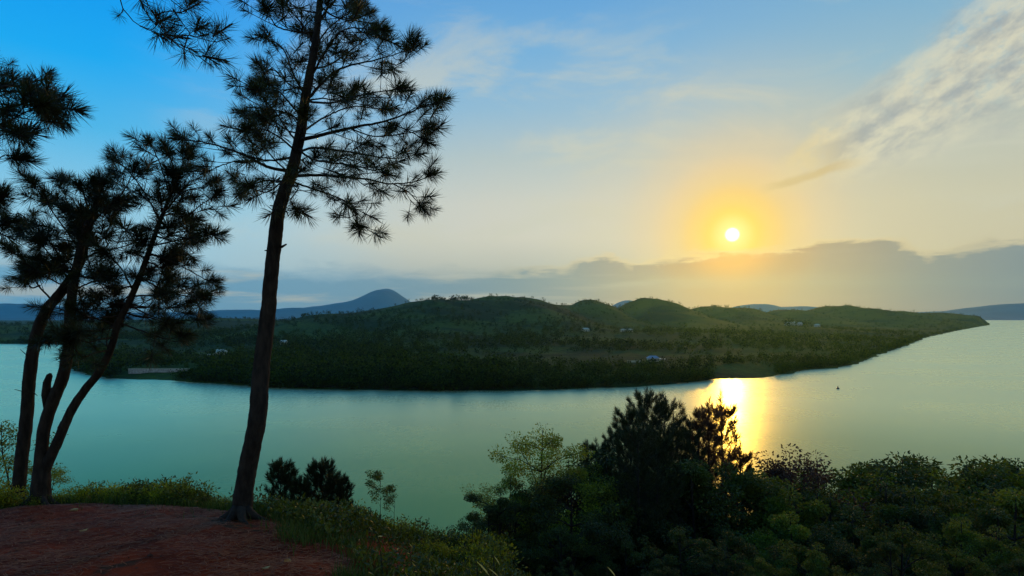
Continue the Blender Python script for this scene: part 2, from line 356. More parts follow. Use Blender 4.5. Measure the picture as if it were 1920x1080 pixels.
def land_h(x, y, hl, base=3.0, nz=True):
    x = x.ravel(); y = y.ravel(); d = sdf(x, y)
    if nz: d = d+fbm(x, y, 0.035, 12.0, 3)*5.0*np.clip(x*0+1, 0, 1)
    acc = np.zeros(x.shape)
    for (px, Y, py, w, sy) in hl:
        top = CZ+(HY-py)/F*Y; cx = (px-960)/F*Y; sx = w/F*Y*1.3
        # the axis of each hill points along the line of sight so its flanks fall both ways
        acc += np.maximum(top-base, 0)**4*np.exp(-4*(0.5*((x-cx)/sx)**2+0.5*((y-Y)/sy)**2))
    h = base+acc**0.25
    if nz: h = h+fbm(x, y, 0.006, 1.0)*np.clip((h-base)*0.16, 0.4, 12)+fbm(x, y, 0.025, 5.0, 3)*0.8
    k = np.clip(d/30.0, 0, 1); k = k*k*(3-2*k)
    return np.where(d > 0, 0.15+(h-0.15)*np.clip(k*0.9+0.1*np.clip(d/4, 0, 1), 0, 1), np.maximum(-4, d*0.25))
def grid(us, Ys, hf):
    U, Y = np.meshgrid(us, Ys); X = (U-960)/F*Y; Z = hf(X, Y).reshape(X.shape)
    V = np.stack([X, Y, Z], -1).reshape(-1, 3); nx, ny = len(us), len(Ys)
    i = np.arange(nx-1)[None, :]+np.arange(ny-1)[:, None]*nx
    Fc = np.stack([i, i+1, i+nx+1, i+nx], -1).reshape(-1, 4)
    return V, Fc
M_land = bpy.data.materials.new('scrub_land'); M_land.use_nodes = True
g = NT(M_land.node_tree); b = M_land.node_tree.nodes['Principled BSDF']; P = g.n('ShaderNodeNewGeometry').outputs['Position']
c = g.mix(g.sstep(g.noise(P, 0.007, 5, 0.6, 0.5), 0.40, 0.62), (0.014, 0.046, 0.008, 1), (0.070, 0.120, 0.012, 1))
c = g.mix(g.m('MULTIPLY', g.sstep(g.noise(P, 0.011, 4, 0.6, 1.0), 0.60, 0.72), 0.3), c, (0.050, 0.030, 0.016, 1))
c = g.mix(g.sstep(g.noise(P, 0.22, 4, 0.7), 0.35, 0.65, 0.0, 0.6), c, (0.010, 0.018, 0.006, 1))
xx_ = g.sep(P)[0]; c = g.mix(g.m('MULTIPLY', g.sstep(xx_, 60.0, 420.0), g.sstep(g.noise(P, 0.005, 4, 0.6), 0.3, 0.6, 0.2, 0.8)), c, (0.22, 0.165, 0.010, 1))  # golden glow under the sun painted into the land colour
g.L(c, b.inputs['Base Color']); b.inputs['Roughness'].default_value = 0.95; b.inputs['Specular IOR Level'].default_value = 0.1
bp = g.n('ShaderNodeBump'); bp.inputs['Strength'].default_value = 1.0; bp.inputs['Distance'].default_value = 2.5
g.L(g.noise(P, 0.25, 5, 0.7), bp.inputs['Height']); g.L(bp.outputs[0], b.inputs['Normal'])
us = np.linspace(-900, 2500, 520)
Ys = np.concatenate([np.linspace(300, 600, 110), np.linspace(605, 1200, 90), np.geomspace(1210, 5200, 130)])
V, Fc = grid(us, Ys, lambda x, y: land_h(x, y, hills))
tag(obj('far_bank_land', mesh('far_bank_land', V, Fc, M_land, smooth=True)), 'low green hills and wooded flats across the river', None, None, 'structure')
M_mount = noisy('mountain_haze_blue', (0.012, 0.170, 0.200), (0.022, 0.210, 0.250), 0.002, 0.95)  # blue of the distance haze mixed into the mountain colour
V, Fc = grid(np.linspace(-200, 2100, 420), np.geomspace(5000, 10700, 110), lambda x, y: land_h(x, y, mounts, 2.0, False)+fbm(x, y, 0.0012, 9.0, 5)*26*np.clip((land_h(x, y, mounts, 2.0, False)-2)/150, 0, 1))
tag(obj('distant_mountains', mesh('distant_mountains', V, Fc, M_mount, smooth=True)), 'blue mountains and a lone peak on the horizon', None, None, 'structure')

# ------------------------------------------------------------------ near hill
ex = np.array([-60, -12, -7.4, -6.4, -6.1, -4.65, -3.3, -2.95, -2.3, -1.6, -1.16, -0.6, 0.5, 3, 10, 60.])
ey = np.array([6, 7.2, 7.6, 7.9, 8.3, 8.4, 7.65, 7.4, 6.8, 6.05, 5.1, 4.2, 3.2, 1.8, 0.4, -6.])
def edge_d(x, y): return y-np.interp(x, ex, ey)
def near_h(x, y):
    x = np.asarray(x, dtype=float); y = np.asarray(y, dtype=float)
    d = edge_d(x, y)*0.9
    sp = np.logaddexp(0, d*3)/3
    sp2 = np.logaddexp(0, (d-7)*0.8)/0.8
    return CZ-(1.6+0.1*np.maximum(y, -6))-0.25*sp-0.34*sp2
def ground(x, y): return float(near_h(x, y))
def gP(px, py):  # point of the red plateau seen at px,py
    Y = 1.6/((py-HY)/F-0.1); x = (px-960)/F*Y
    return Vector((x, Y, ground(x, Y)))
xs = np.sinh(np.linspace(-4.2, 4.5, 230))*1.8; ys = np.concatenate([np.linspace(-25, -1, 16), np.linspace(-0.5, 14, 130), np.geomspace(14.3, 140, 70)])
X, Yg = np.meshgrid(xs, ys); Z = near_h(X, Yg)
rough = np.array([mnoise.fractal((a*1.3, b_*1.3, 2.0), 1.0, 2.0, 5)*0.03+mnoise.noise((a*0.35, b_*0.35, 7.0))*0.09 for a, b_ in zip(X.ravel(), Yg.ravel())]).reshape(X.shape)
Z = Z+rough*np.clip(1.0, 0, 1)
V = np.stack([X, Yg, Z], -1).reshape(-1, 3); nx = len(xs); i = np.arange(nx-1)[None, :]+np.arange(len(ys)-1)[:, None]*nx
Fc = np.stack([i, i+1, i+nx+1, i+nx], -1).reshape(-1, 4)
M_clay = bpy.data.materials.new('red_clay'); M_clay.use_nodes = True
g = NT(M_clay.node_tree); b = M_clay.node_tree.nodes['Principled BSDF']; P = g.n('ShaderNodeNewGeometry').outputs['Position']
c = g.mix(g.sstep(g.noise(P, 2.2, 6, 0.65, 0.4), 0.3, 0.7), (0.100, 0.0085, 0.0006, 1), (0.26, 0.026, 0.0022, 1))
mp = g.n('ShaderNodeMapping'); g.L(P, mp.inputs[0]); mp.inputs['Scale'].default_value = (1.0, 0.45, 1); mp.inputs['Rotation'].default_value = (0, 0, 0.35)
c = g.mix(g.m('MULTIPLY', g.sstep(g.noise(mp.outputs[0], 30, 4, 0.75, 1.0), 0.55, 0.72), 0.55), c, (0.10, 0.028, 0.010, 1))
c = g.mix(g.m('MULTIPLY', g.sstep(g.noise(P, 0.8, 4, 0.6, 0.8), 0.58, 0.66), 0.8), c, (0.014, 0.022, 0.010, 1))
g.L(c, b.inputs['Base Color']); b.inputs['Roughness'].default_value = 0.95; b.inputs['Specular IOR Level'].default_value = 0.12
bp = g.n('ShaderNodeBump'); bp.inputs['Strength'].default_value = 0.9; bp.inputs['Distance'].default_value = 0.03
g.L(g.noise(P, 16, 6, 0.7, 0.6), bp.inputs['Height']); g.L(bp.outputs[0], b.inputs['Normal'])
tag(obj('red_clay_ground', mesh('red_clay_ground', V, Fc, M_clay, smooth=True)), 'bare red clay lookout covered with pine litter', None, None, 'structure')
def rough_at(x, y): return mnoise.fractal((x*1.3, y*1.3, 2.0), 1.0, 2.0, 5)*0.03+mnoise.noise((x*0.35, y*0.35, 7.0))*0.09
def gz(x, y): return ground(x, y)+rough_at(x, y)

# ------------------------------------------------------------------ haze
HB = MB(); HB.box(-10900, 10900, -2900, 10900, -6, 620)
hm = bpy.data.materials.new('river_haze'); hm.use_nodes = True; hm.node_tree.nodes.clear(); g = NT(hm.node_tree)
pv = g.n('ShaderNodeVolumePrincipled'); pv.inputs['Color'].default_value = (0.40, 0.80, 1.0, 1); pv.inputs['Density'].default_value = 0.000036
pv.inputs['Anisotropy'].default_value = 0.80
o = g.n('ShaderNodeOutputMaterial'); g.L(pv.outputs[0], o.inputs['Volume'])
hm.cycles.homogeneous_volume = True
HAZE = tag(obj('haze', HB.me('haze', hm)), 'thin evening haze over the river valley', None, None, 'stuff')
# ------------------------------------------------------------------ pine needles and tufts
def needles(n, length, width, r, spread=(12, 105), shoot=0.09, droop=0.15, org=(0, 0, 0)):
    """thin needles leaving a short shoot along +Z; arrays of triangles"""
    t = r.rand(n); ph = r.rand(n)*2*math.pi
    th = np.radians(spread[0]+(spread[1]-spread[0])*(1-t)**0.8*r.uniform(0.75, 1.1, n))
    L = length*r.uniform(0.75, 1.1, n)
    d = np.stack([np.sin(th)*np.cos(ph), np.sin(th)*np.sin(ph), np.cos(th)], -1)
    p0 = np.stack([0*t, 0*t, shoot*t], -1)+np.array(org)
    mid_ = p0+d*L[:, None]*0.55
    tip = p0+d*L[:, None]; tip[:, 2] -= 0
    tip += (r.rand(n, 3)-0.5)*L[:, None]*droop
    side = np.cross(d, r.randn(n, 3)); side /= np.linalg.norm(side, axis=1)[:, None]+1e-9
    w = width*0.5
    V = np.stack([p0-side*w*0.8, p0+side*w*0.8, mid_+side*w, mid_-side*w, tip], 1).reshape(-1, 3)
    k = np.arange(n)*5
    Fc = [(a, a+1, a+2, a+3) for a in k]+[(a+3, a+2, a+4) for a in k]
    return V, Fc
def tuft_mesh(name, n, length, width, seed, bud=True, m=None):
    r = np.random.RandomState(seed); b = MB(); V, Fc = needles(n, length, width, r); b.add(V, Fc, 0)
    if bud:
        b.tube([(0, 0, -0.02), (0, 0, 0.06), (0.004, 0, 0.12), (0.006, 0.002, 0.15)], [0.006, 0.006, 0.008, 0.002], 5, mi=1)
    return b.me(name, [m or M_needle, M_twig])
TUFTS = [tuft_mesh('needle_tuft', 80, 0.15, 0.0042, 100+i) for i in range(7)]
TUFTS_S = [tuft_mesh('needle_tuft', 48, 0.15, 0.0036, 150+i) for i in range(5)]
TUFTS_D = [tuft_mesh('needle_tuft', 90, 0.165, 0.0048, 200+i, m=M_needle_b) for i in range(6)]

def frame_to(d, roll):
    qd = d.to_track_quat('Z', 'Y'); return (qd.to_matrix() @ Matrix.Rotation(roll, 3, 'Z'))
class Pine:
    def __init__(s, name, label, base, group=None, tufts=None, seed=1, step=0.085, twig=(0.12, 0.42), keep=250):
        s.root = empty(name, base); tag(s.root, label, 'tree', group); s.base = Vector(base); s.r = random.Random(seed)
        s.tufts = tufts or TUFTS; s.spots = []; s.step = step; s.twig = twig; s.keep = keep
    def stem(s, pts, part='trunk', n=14, rough=0.07, label=None, step=0.05, tips=0):
        """pts: (Vector, radius)"""
        c = spline([np.array([*p, r]) for p, r in pts], step)
        b = MB(); b.tube([Vector(v[:3])-s.base for v in c], [v[3] for v in c], n, rough)
        o = obj(part, b.me(part, M_bark, True), s.root)
        if label: o['label'] = label
        if tips:
            for k in range(tips):
                i = max(2, len(c)-1-int(k*1.5)); p = Vector(c[i][:3]); d = (p-Vector(c[i-2][:3])).normalized()
                e = (d+Vector((s.r.uniform(-1, 1), s.r.uniform(-1, 1), s.r.uniform(-.2, .6)))*(0.0 if k == 0 else 1.0)).normalized(); s.spots.insert(0, (o, p+e*(.0 if k == 0 else .05), e, s.r.uniform(.8, 1.15)))
        return [Vector(v[:3]) for v in c], [v[3] for v in c]
    def limb(s, pts, r0=0.022, r1=0.005, dens=1.0, twiglen=1.0, start=0.2, sub=True, end=True):
        c = [Vector(v[:3]) for v in spline([np.array([*p, 0]) for p in pts], 0.05)]
        m = len(c); b = MB()
        wob = [p+Vector((s.r.uniform(-1, 1), s.r.uniform(-1, 1), s.r.uniform(-1, 1)))*0.004 for p in c]
        b.tube([p-s.base for p in wob], [r0+(r1-r0)*(i/(m-1))**0.8 for i in range(m)], 7)
        L = sum((c[i+1]-c[i]).length for i in range(m-1)); spots = []
        acc = 0; side = s.r.choice((-1, 1))
        for i in range(1, m-1):
            acc += (c[i]-c[i-1]).length; t = i/(m-1)
            if t < start or acc < s.step/dens: continue
            acc = s.r.uniform(-0.03, 0.02)
            d = (c[i+1]-c[i-1]).normalized(); up = Vector((0, 0, 1))
            sd = d.cross(up); sd = sd.normalized() if sd.length > 0.05 else Vector((1, 0, 0)); vv = sd.cross(d).normalized()
            side = -side; an = s.r.uniform(-0.9, 0.9)+(0 if side > 0 else math.pi)
            out = (sd*math.cos(an)+vv*math.sin(an))
            a = R(s.r.uniform(30, 62)); td = (d*math.cos(a)+out*math.sin(a)).normalized()
            tl = s.r.uniform(*s.twig)*twiglen*(1.1-0.55*t)
            p0 = c[i]; p1 = p0+td*tl*0.5; td2 = (td+Vector((0, 0, s.r.uniform(0.0, 0.5)))).normalized(); p2 = p1+td2*tl*0.5
            b.tube([q_-s.base for q_ in (p0, p1, p2)], [0.0055, 0.004, 0.003], 4, cap=False)
            spots.append((p2, td2, s.r.choice((.6, .75, .9, 1.0, 1.15, 1.3))))
            if tl > 0.22:
                for kk in range(2 if tl > 0.34 else 1):
                    q0 = p0.lerp(p1, s.r.uniform(0.5, 1.0)); e = (td+Vector((s.r.uniform(-1, 1), s.r.uniform(-1, 1), s.r.uniform(-.5, .9)))*0.9).normalized()
                    q1 = q0+e*s.r.uniform(0.08, 0.2); b.tube([q0-s.base, q1-s.base], [0.004, 0.003], 4, cap=False)
                    spots.append((q1, e, s.r.uniform(0.6, 0.95)))
        if end:
            d = (c[-1]-c[-4]).normalized(); spots.append((c[-1], d, 1.12))
            for kk in range(3):
                e = (d+Vector((s.r.uniform(-1, 1), s.r.uniform(-1, 1), s.r.uniform(-.3, 1)))*0.7).normalized(); spots.append((c[-1]-d*0.04, e, s.r.uniform(0.8, 1.05)))
        o = obj('branch', b.me('branch', M_twig, True), s.root)
        for sp in spots: s.spots.append((o, *sp))
        return c
    def finish(s, name='needle_mass'):
        sp = s.spots; s.r.shuffle(sp); k = min(s.keep, len(sp))
        for o, p, d, sc in sp[:k]:
            t = obj('needle_tuft', s.r.choice(s.tufts), o, p-s.base); t.rotation_mode = 'QUATERNION'
            t.rotation_quaternion = frame_to(d, s.r.uniform(0, 6.28)).to_quaternion(); t.scale = (sc,)*3
        rest = sp[k:]
        if rest:
            join_copies([(s.r.choice(s.tufts), p-s.base, frame_to(d, s.r.uniform(0, 6.28)), sc) for o, p, d, sc in rest], name, s.root, 'stuff')
def arr(me):
    n = len(me.vertices); v = np.empty(n*3, np.float32); me.vertices.foreach_get('co', v)
    ls = np.empty(len(me.polygons), np.int32); lt = ls.copy(); mi = ls.copy(); li = np.empty(len(me.loops), np.int32)
    me.polygons.foreach_get('loop_start', ls); me.polygons.foreach_get('loop_total', lt); me.polygons.foreach_get('material_index', mi); me.loops.foreach_get('vertex_index', li)
    return v.reshape(-1, 3), lt, li, mi
def join_copies(items, name, parent, kind=None, mats=None):
    cache = {}; Vs = []; LT = []; LI = []; MI = []; base = 0
    for me, p, M3, sc in items:
        if me.name not in cache: cache[me.name] = arr(me)
        v, lt, li, mi = cache[me.name]
        A = np.array(M3, dtype=np.float32)*(np.array(sc, dtype=np.float32) if not hasattr(sc, '__len__') else np.array(sc, dtype=np.float32)[None, :])
        Vs.append(v @ A.T+np.array(p, dtype=np.float32)); LT.append(lt); LI.append(li+base); MI.append(mi); base += len(v)
    me = bpy.data.meshes.new(name); Vs = np.concatenate(Vs); LT = np.concatenate(LT); LI = np.concatenate(LI); MI = np.concatenate(MI)
    me.vertices.add(len(Vs)); me.vertices.foreach_set('co', Vs.ravel().astype(np.float32)); me.loops.add(len(LI)); me.loops.foreach_set('vertex_index', LI.astype(np.int32))
    me.polygons.add(len(LT)); me.polygons.foreach_set('loop_start', np.concatenate([[0], np.cumsum(LT)[:-1]]).astype(np.int32)); me.polygons.foreach_set('loop_total', LT.astype(np.int32))
    for m in (mats or list(items[0][0].materials)): me.materials.append(m)
    me.polygons.foreach_set('material_index', MI.astype(np.int32)); me.update(calc_edges=True)
    o = obj(name, me, parent)
    if kind: o['kind'] = kind
    return o

def rand_limbs(P, stempts, n, lo, hi, ln=(0.5, 0.95), rise=(-0.1, 0.7), rr=0.014, seed=3, dens=1.1, bias=None):
    r = random.Random(seed); m = len(stempts)
    for k in range(n):
        i = int(m*(lo+(hi-lo)*(k+r.random())/n)); i = min(i, m-2); p = stempts[i]; a = r.uniform(0, 2*math.pi) if not bias else r.gauss(bias, 1.0)
        L = r.uniform(*ln)*(1.15-0.6*(i/m)); d = Vector((math.cos(a), math.sin(a), r.uniform(*rise)))
        pts = [p, p+d*L*0.35, p+d*L*0.7+Vector((0, 0, r.uniform(-.06, .06))), p+d*L+Vector((0, 0, r.uniform(0, .15)))]
        P.limb(pts, rr, 0.005, dens, start=0.3)

# ------------------------------------------------------------------ the tall pine
D = 7.25
bp_ = Vector(((452-960)/F*D, D, 0)); bp_.z = gz(bp_.x, bp_.y)-0.05
pine = Pine('pine_tree', 'tall slender pine with a leaning dark trunk and open spiky crown on the clay', bp_, seed=5)
tp = [(452, 986, 30), (453, 970, 25), (456, 930, 21), (464, 880, 20), (474, 830, 19.5), (483, 785, 19.5), (486, 745, 19), (489, 700, 18.5), (496, 640, 17.5), (503, 580, 16.5), (508, 520, 15.5), (515, 455, 15), (521, 405, 14.5), (531, 365, 14), (546, 325, 13), (556, 285, 12), (565, 240, 11.5), (571, 195, 10.5), (579, 150, 9.5), (588, 100, 8.5), (595, 50, 7.5), (600, 0, 6.5), (604, -60, 5), (610, -130, 3.5), (612, -180, 2)]
tr = [(W(x, y, D+0.05*math.sin(i*0.9)), w*0.84/F*D) for i, (x, y, w) in enumerate(tp)]
tr[0] = (tr[0][0], tr[0][1]*1.1); tr[0] = (Vector((tr[0][0].x, tr[0][0].y, min(tr[0][0].z, bp_.z-0.1))), tr[0][1])
pst, _ = pine.stem(tr, n=18, rough=0.085, step=0.035)
def LP(path, dz=0.0, D0=D):
    n = len(path)-1
    return [W(x, y, D0+dz*(i/n)**1.1) for i, (x, y) in enumerate(path)]
limbs = [
 ([(571,195),(600,160),(638,129),(700,113),(735,104),(764,94)], 0.5, .020),
 ([(566,262),(593,256),(655,240),(722,227),(789,202),(820,190)], -0.4, .024),
 ([(553,329),(600,329),(638,331),(690,336),(722,344),(771,342),(806,330)], 0.3, .020),
 ([(549,320),(525,318),(500,312),(447,286),(389,268),(342,262)], -0.3, .022),
 ([(538,345),(510,338),(478,344),(455,364)], 0.7, .014),
 ([(560,270),(545,252),(513,206),(478,168)], 0.4, .014),
 ([(545,340),(575,350),(611,362),(645,376),(664,390),(671,425)], -0.8, .013),
 ([(560,285),(589,277),(656,285),(735,297),(782,290)], 0.9, .016),
 ([(575,190),(610,193),(638,190),(678,178),(744,167)], -0.9, .015),
 ([(585,120),(600,75),(625,45),(669,14)], 0.5, .014),
 ([(580,150),(615,90),(647,55),(713,56)], -0.5, .015),
 ([(573,180),(550,140),(530,90),(496,72)], 0.2, .016),
 ([(568,220),(540,190),(520,170),(485,168)], -0.7, .013),
 ([(557,290),(520,300),(440,303),(388,322)], 0.8, .014),
 ([(738,345),(765,360),(789,385)], 0.1, .008),
 ([(556,285),(530,262),(495,243),(462,245)], -0.9, .013),
 ([(590,90),(570,50),(545,20),(520,-20)], 0.6, .014),
 ([(597,40),(620,10),(650,-20),(690,-35)], -0.2, .013),
 ([(600,0),(580,-40),(560,-70)], 0.2, .012),
 ([(603,-40),(640,-80),(665,-100)], 0.3, .012),
 ([(722,227),(765,245),(795,262)], 0.1, .008),
 ([(655,240),(700,255),(760,250),(800,240)], 0.35, .009),
 ([(720,115),(750,120),(775,82)], -0.15, .007),
 ([(560,280),(590,300),(660,310),(720,325)], -1.2, .014),
 ([(565,250),(600,225),(660,200),(720,205)], 1.3, .014),
 ([(550,325),(530,340),(500,360),(470,352)], -1.0, .012),
 ([(575,170),(545,160),(510,130),(488,150)], 1.1, .012),
 ([(545,335),(560,352),(545,375),(555,392)], -0.5, .008),
 ([(583,130),(620,120),(670,85),(700,60)], 1.2, .013),
 ([(566,235),(545,215),(500,205),(470,215)], 0.9, .012),
 ([(593,60),(560,60),(520,50),(500,20)], -0.8, .013),
 ([(600,10),(625,30),(660,38),(690,25)], 0.9, .012),
]
for path, dz, r0 in limbs: pine.limb(LP(path, dz), r0, 0.005, 1.15)
def roots(P, rad, seed):
    rr = random.Random(seed)
    for k in range(6):
        a = k*1.05+rr.uniform(-.3, .3); L = rad*rr.uniform(1.8, 3.2); b = MB(); pts = []; rs = []
        for i in range(7):
            t = i/6; x = P.base.x+math.cos(a+t*.4)*(rad*.35+L*t); y = P.base.y+math.sin(a+t*.4)*(rad*.35+L*t); pts.append(Vector((x, y, gz(x, y)+(rad*1.1*(1-t)**2.6)-.012-.02*t))-P.base); rs.append(rad*(.5-.42*t))
        b.tube(pts, rs, 8, .12); obj('root', b.me('root', M_bark, True), P.root)
roots(pine, .125, 61)
rand_limbs(pine, pst, 12, 0.56, 0.86, ln=(.45, .95), rise=(-.1, .6), rr=.011, seed=71, dens=1.1)
# short dead stubs on the bare lower trunk
for path, rr in (([(514,464),(528,463),(537,458)], .022), ([(510,468),(496,470)], .014), ([(524,400),(537,396),(541,405)], .014), ([(519,388),(506,385)], .012), ([(566,300),(580,292)], .01)):
    b = MB(); pts = LP(path, -0.05); b.tube([p-bp_ for p in pts], [rr*(1-0.6*i/(len(pts)-1)) for i in range(len(pts))], 7, 0.2); obj('branch_stub', b.me('branch_stub', M_bark, True), pine.root)
pine.finish()

# ------------------------------------------------------------------ the clump of pines at the left
DL = 8.6
def stemL(P, tp, D0=DL, n=12): return P.stem([(W(x, y, D0), w*0.88/F*D0) for x, y, w in tp], n=n, rough=0.09, step=0.05, tips=14)
def base_at(px, D0): 
    v = Vector(((px-960)/F*D0, D0, 0)); v.z = gz(v.x, v.y)-0.05; return v
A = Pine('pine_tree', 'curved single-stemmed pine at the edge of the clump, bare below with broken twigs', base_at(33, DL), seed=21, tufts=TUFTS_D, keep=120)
sA, _ = stemL(A, [(32, 950, 15), (35, 915, 13), (42, 850, 12.5), (50, 780, 12), (55, 710, 12), (62, 660, 11.5), (72, 615, 11), (88, 580, 10.5), (108, 556, 10), (135, 520, 9), (152, 490, 8), (160, 460, 6.5), (168, 430, 5), (176, 400, 3.5), (182, 372, 2.4), (188, 350, 1)])
for path, dz in (([(100,565),(72,535),(50,495),(22,470)], -.2), ([(75,535),(60,540),(50,530)], .1), ([(130,525),(95,480),(60,435),(45,420)], .3), ([(158,480),(115,420),(80,370),(62,348)], -.3), ([(172,430),(135,395),(95,380)], .5), ([(178,395),(160,370),(148,352)], -.4),  ([(145,505),(110,510),(70,515)], .6), ([(135,520),(90,450),(35,400),(35,430)], -.5), ([(165,460),(120,450),(80,450)], -.1)):
    A.limb(LP(path, dz, DL), 0.014, 0.005, 1.15)
roots(A, .10, 62)
rand_limbs(A, sA, 10, 0.72, 0.97, ln=(.35,.6), rise=(-.2,.3), seed=31)
for path in ([(58,668),(48,664),(38,655)], [(54,735),(38,733),(27,730)], [(62,735),(70,742)], [(72,655),(80,655)], [(82,620),(92,618)]):
    b = MB(); pts = LP(path, -0.1, DL-0.05); b.tube([p-A.base for p in pts], [.008*(1-0.6*i/(len(pts)-1)) for i in range(len(pts))], 5); obj('branch_stub', b.me('branch_stub', M_bark), A.root)
A.finish()
DM = 8.3
B = Pine('pine_tree', 'forked dark pine whose two stems part low down, with a dense dark crown', base_at(76, DM), seed=22, tufts=TUFTS_D, keep=250)
sB, _ = stemL(B, [(74, 955, 21), (76, 925, 19), (78, 890, 17), (78, 850, 12.5), (84, 800, 12), (98, 755, 12), (115, 715, 11.5), (124, 680, 11), (129, 640, 10.5), (131, 590, 10), (136, 545, 9), (146, 490, 8.5), (155, 450, 7), (165, 415, 5.5), (180, 380, 3.5), (198, 340, 1.5)], DM)
sC, _ = stemL(B, [(80, 890, 12), (92, 862, 11), (108, 828, 10), (122, 795, 9.5), (138, 762, 9), (160, 730, 8.5), (183, 702, 8), (200, 672, 7.5), (212, 640, 7), (222, 605, 7), (240, 570, 6.5), (262, 520, 6), (280, 470, 5.5), (298, 420, 4.5), (318, 370, 3.2), (335, 330, 2), (345, 300, 1)], DM)
for tpb in ([(90, 765, 8), (86, 740, 7.5), (88, 718, 7), (93, 704, 5.5), (95, 700, 2)], [(112, 818, 5), (113, 802, 4.5), (116, 790, 2)], [(92, 862, 5), (93, 850, 3), (95, 846, 1.5)], [(98, 736, 3), (97, 728, 2.5), (103, 726, 1.5)]):
    b = MB(); b.tube([W(x, y, DM)-B.base for x, y, w in tpb], [w/F*DM for x, y, w in tpb], 9, 0.15); obj('broken_stub', b.me('broken_stub', M_bark, True), B.root)
for path, dz in (([(295,430),(340,415),(375,385),(405,366)], -.2), ([(280,475),(320,490),(360,510),(392,528)], .2), ([(262,520),(310,545),(350,555),(380,560)], -.3), ([(240,570),(290,595),(340,600),(372,600)], .3), ([(225,605),(265,620),(310,635),(340,630)], -.2), ([(318,370),(305,320),(290,285),(281,270)], .3), ([(330,340),(325,310),(315,288)], -.2), ([(310,395),(345,360),(385,350),(402,342)], .4), ([(290,460),(335,450),(370,445),(392,440)], -.5), ([(300,415),(270,360),(240,320),(212,300)], .3),
                 ([(155,440),(190,400),(230,360),(250,320)], -.5), ([(146,490),(190,470),(240,460),(260,440)], .4), ([(136,545),(170,530),(210,520)], -.4), ([(131,580),(170,580),(215,575)], .3), ([(165,390),(150,350),(120,340)], .2), ([(131,590),(115,580),(98,578),(90,590)], .3), ([(220,610),(190,600),(160,595)], .3), ([(250,545),(225,500),(200,480)], -.4), ([(335,330),(350,310),(355,290)], .1), ([(205,660),(200,640),(208,610)], .3)):
    B.limb(LP(path, dz, DM), 0.013, 0.005, 1.2)
roots(B, .13, 63)
rand_limbs(B, sC, 19, 0.50, 0.92, ln=(0.35, 0.65), rise=(-.3,.3), seed=33)
rand_limbs(B, sC, 7, 0.40, 0.60, ln=(0.6, 0.9), rise=(-.35,.0), bias=0.0, seed=35)
rand_limbs(B, sB, 10, 0.66, 0.95, ln=(0.35, 0.6), rise=(-.2,.3), seed=34)
B.finish()

# pine beside the clump, its trunk out of the picture, limbs reaching in
DO = 6.2
ob = Vector(((-420-960)/F*DO, DO, 0)); ob.z = gz(ob.x, ob.y)-0.05
Cc = Pine('pine_tree', 'pine beyond the frame edge whose dark limbs reach in at the upper corner', ob, seed=23, tufts=TUFTS_D, keep=200, step=0.07)
Cc.stem([(ob+Vector((0, 0, -0.1)), .17), (ob+Vector((.05, 0, 1.5)), .14), (ob+Vector((.0, .1, 3)), .12), (ob+Vector((.1, .0, 4.6)), .10), (ob+Vector((.2, .0, 6.2)), .07), (ob+Vector((.25, .1, 7.6)), .03)])
tx = lambda z: ob+Vector((0.1, 0, z))
for path, dz, s_ in (([(-400,330),(-200,240),(-80,200),(5,172),(60,180),(98,215)], .1, 1.3), ([(-400,400),(-200,330),(-60,280),(20,225),(70,200)], -.4, 1.2), ([(-400,450),(-150,370),(-40,320),(10,290),(32,298)], .2, 1.0), ([(-400,500),(-150,420),(-50,385),(-6,372)], -.2, .8), ([(-400,520),(-200,470),(-60,440),(5,422)], .3, .5),
                      ([(-400,300),(-200,200),(-60,150),(10,140),(50,160)], .5, 1.2), ([(-400,350),(-150,260),(-20,240),(30,250)], -.6, 1.2), ([(-60,190),(-10,205),(40,195),(80,205)], -.2, 1.2), ([(-20,175),(20,160),(55,165),(85,190)], .3, 1.2)):
    Cc.limb(LP(path, dz, DO), 0.022, 0.005, 1.3, s_*0.8, start=0.4)
Cc.finish()
ov = Pine('pine_tree', 'drooping pine bough with curling sparse twigs hanging in from above the frame', Vector((-1.6, 4.4, 0)), seed=24, keep=60, tufts=TUFTS_S, step=0.07)
ov.root.location.z = gz(-1.6+(-7), 2.0); ov.root.location = (-6.5, 1.0, gz(-6.5, 1.0)-0.05); ov.base = Vector(ov.root.location)
DT = 5.0
tb = ov.base
ov.stem([(tb+Vector((0, 0, -.1)), .16), (tb+Vector((.1, .1, 2)), .13), (tb+Vector((.25, .3, 4)), .10), (tb+Vector((.5, .6, 6)), .06), (tb+Vector((.6, .7, 7.4)), .03)])
j = tb+Vector((.32, .4, 4.6))
p_ = [W(x, y, DT) for x, y in ((180,-170),(230,-70),(272,0),(303,50),(322,75),(345,93),(372,105),(393,107))]
ov.limb([j, j.lerp(p_[0], .4)+Vector((0, 0, .25)), j.lerp(p_[0], .75)+Vector((0, 0, .25))]+p_, 0.020, 0.003, 0.6, 0.5, start=0.66)
for path in ([(232,-60),(226,0),(240,28),(262,48),(300,64),(318,66)], [(322,75),(345,66),(370,70),(400,78),(408,62)], [(345,93),(352,70),(362,58),(372,55)], [(290,28),(320,20),(345,25),(360,5)], [(272,0),(310,-10),(345,-5),(370,-20)], [(262,48),(285,55),(300,40)]):
    ov.limb(LP(path, 0.15, DT), 0.006, 0.002, 0.6, 0.4, start=0.35)
ov.finish()

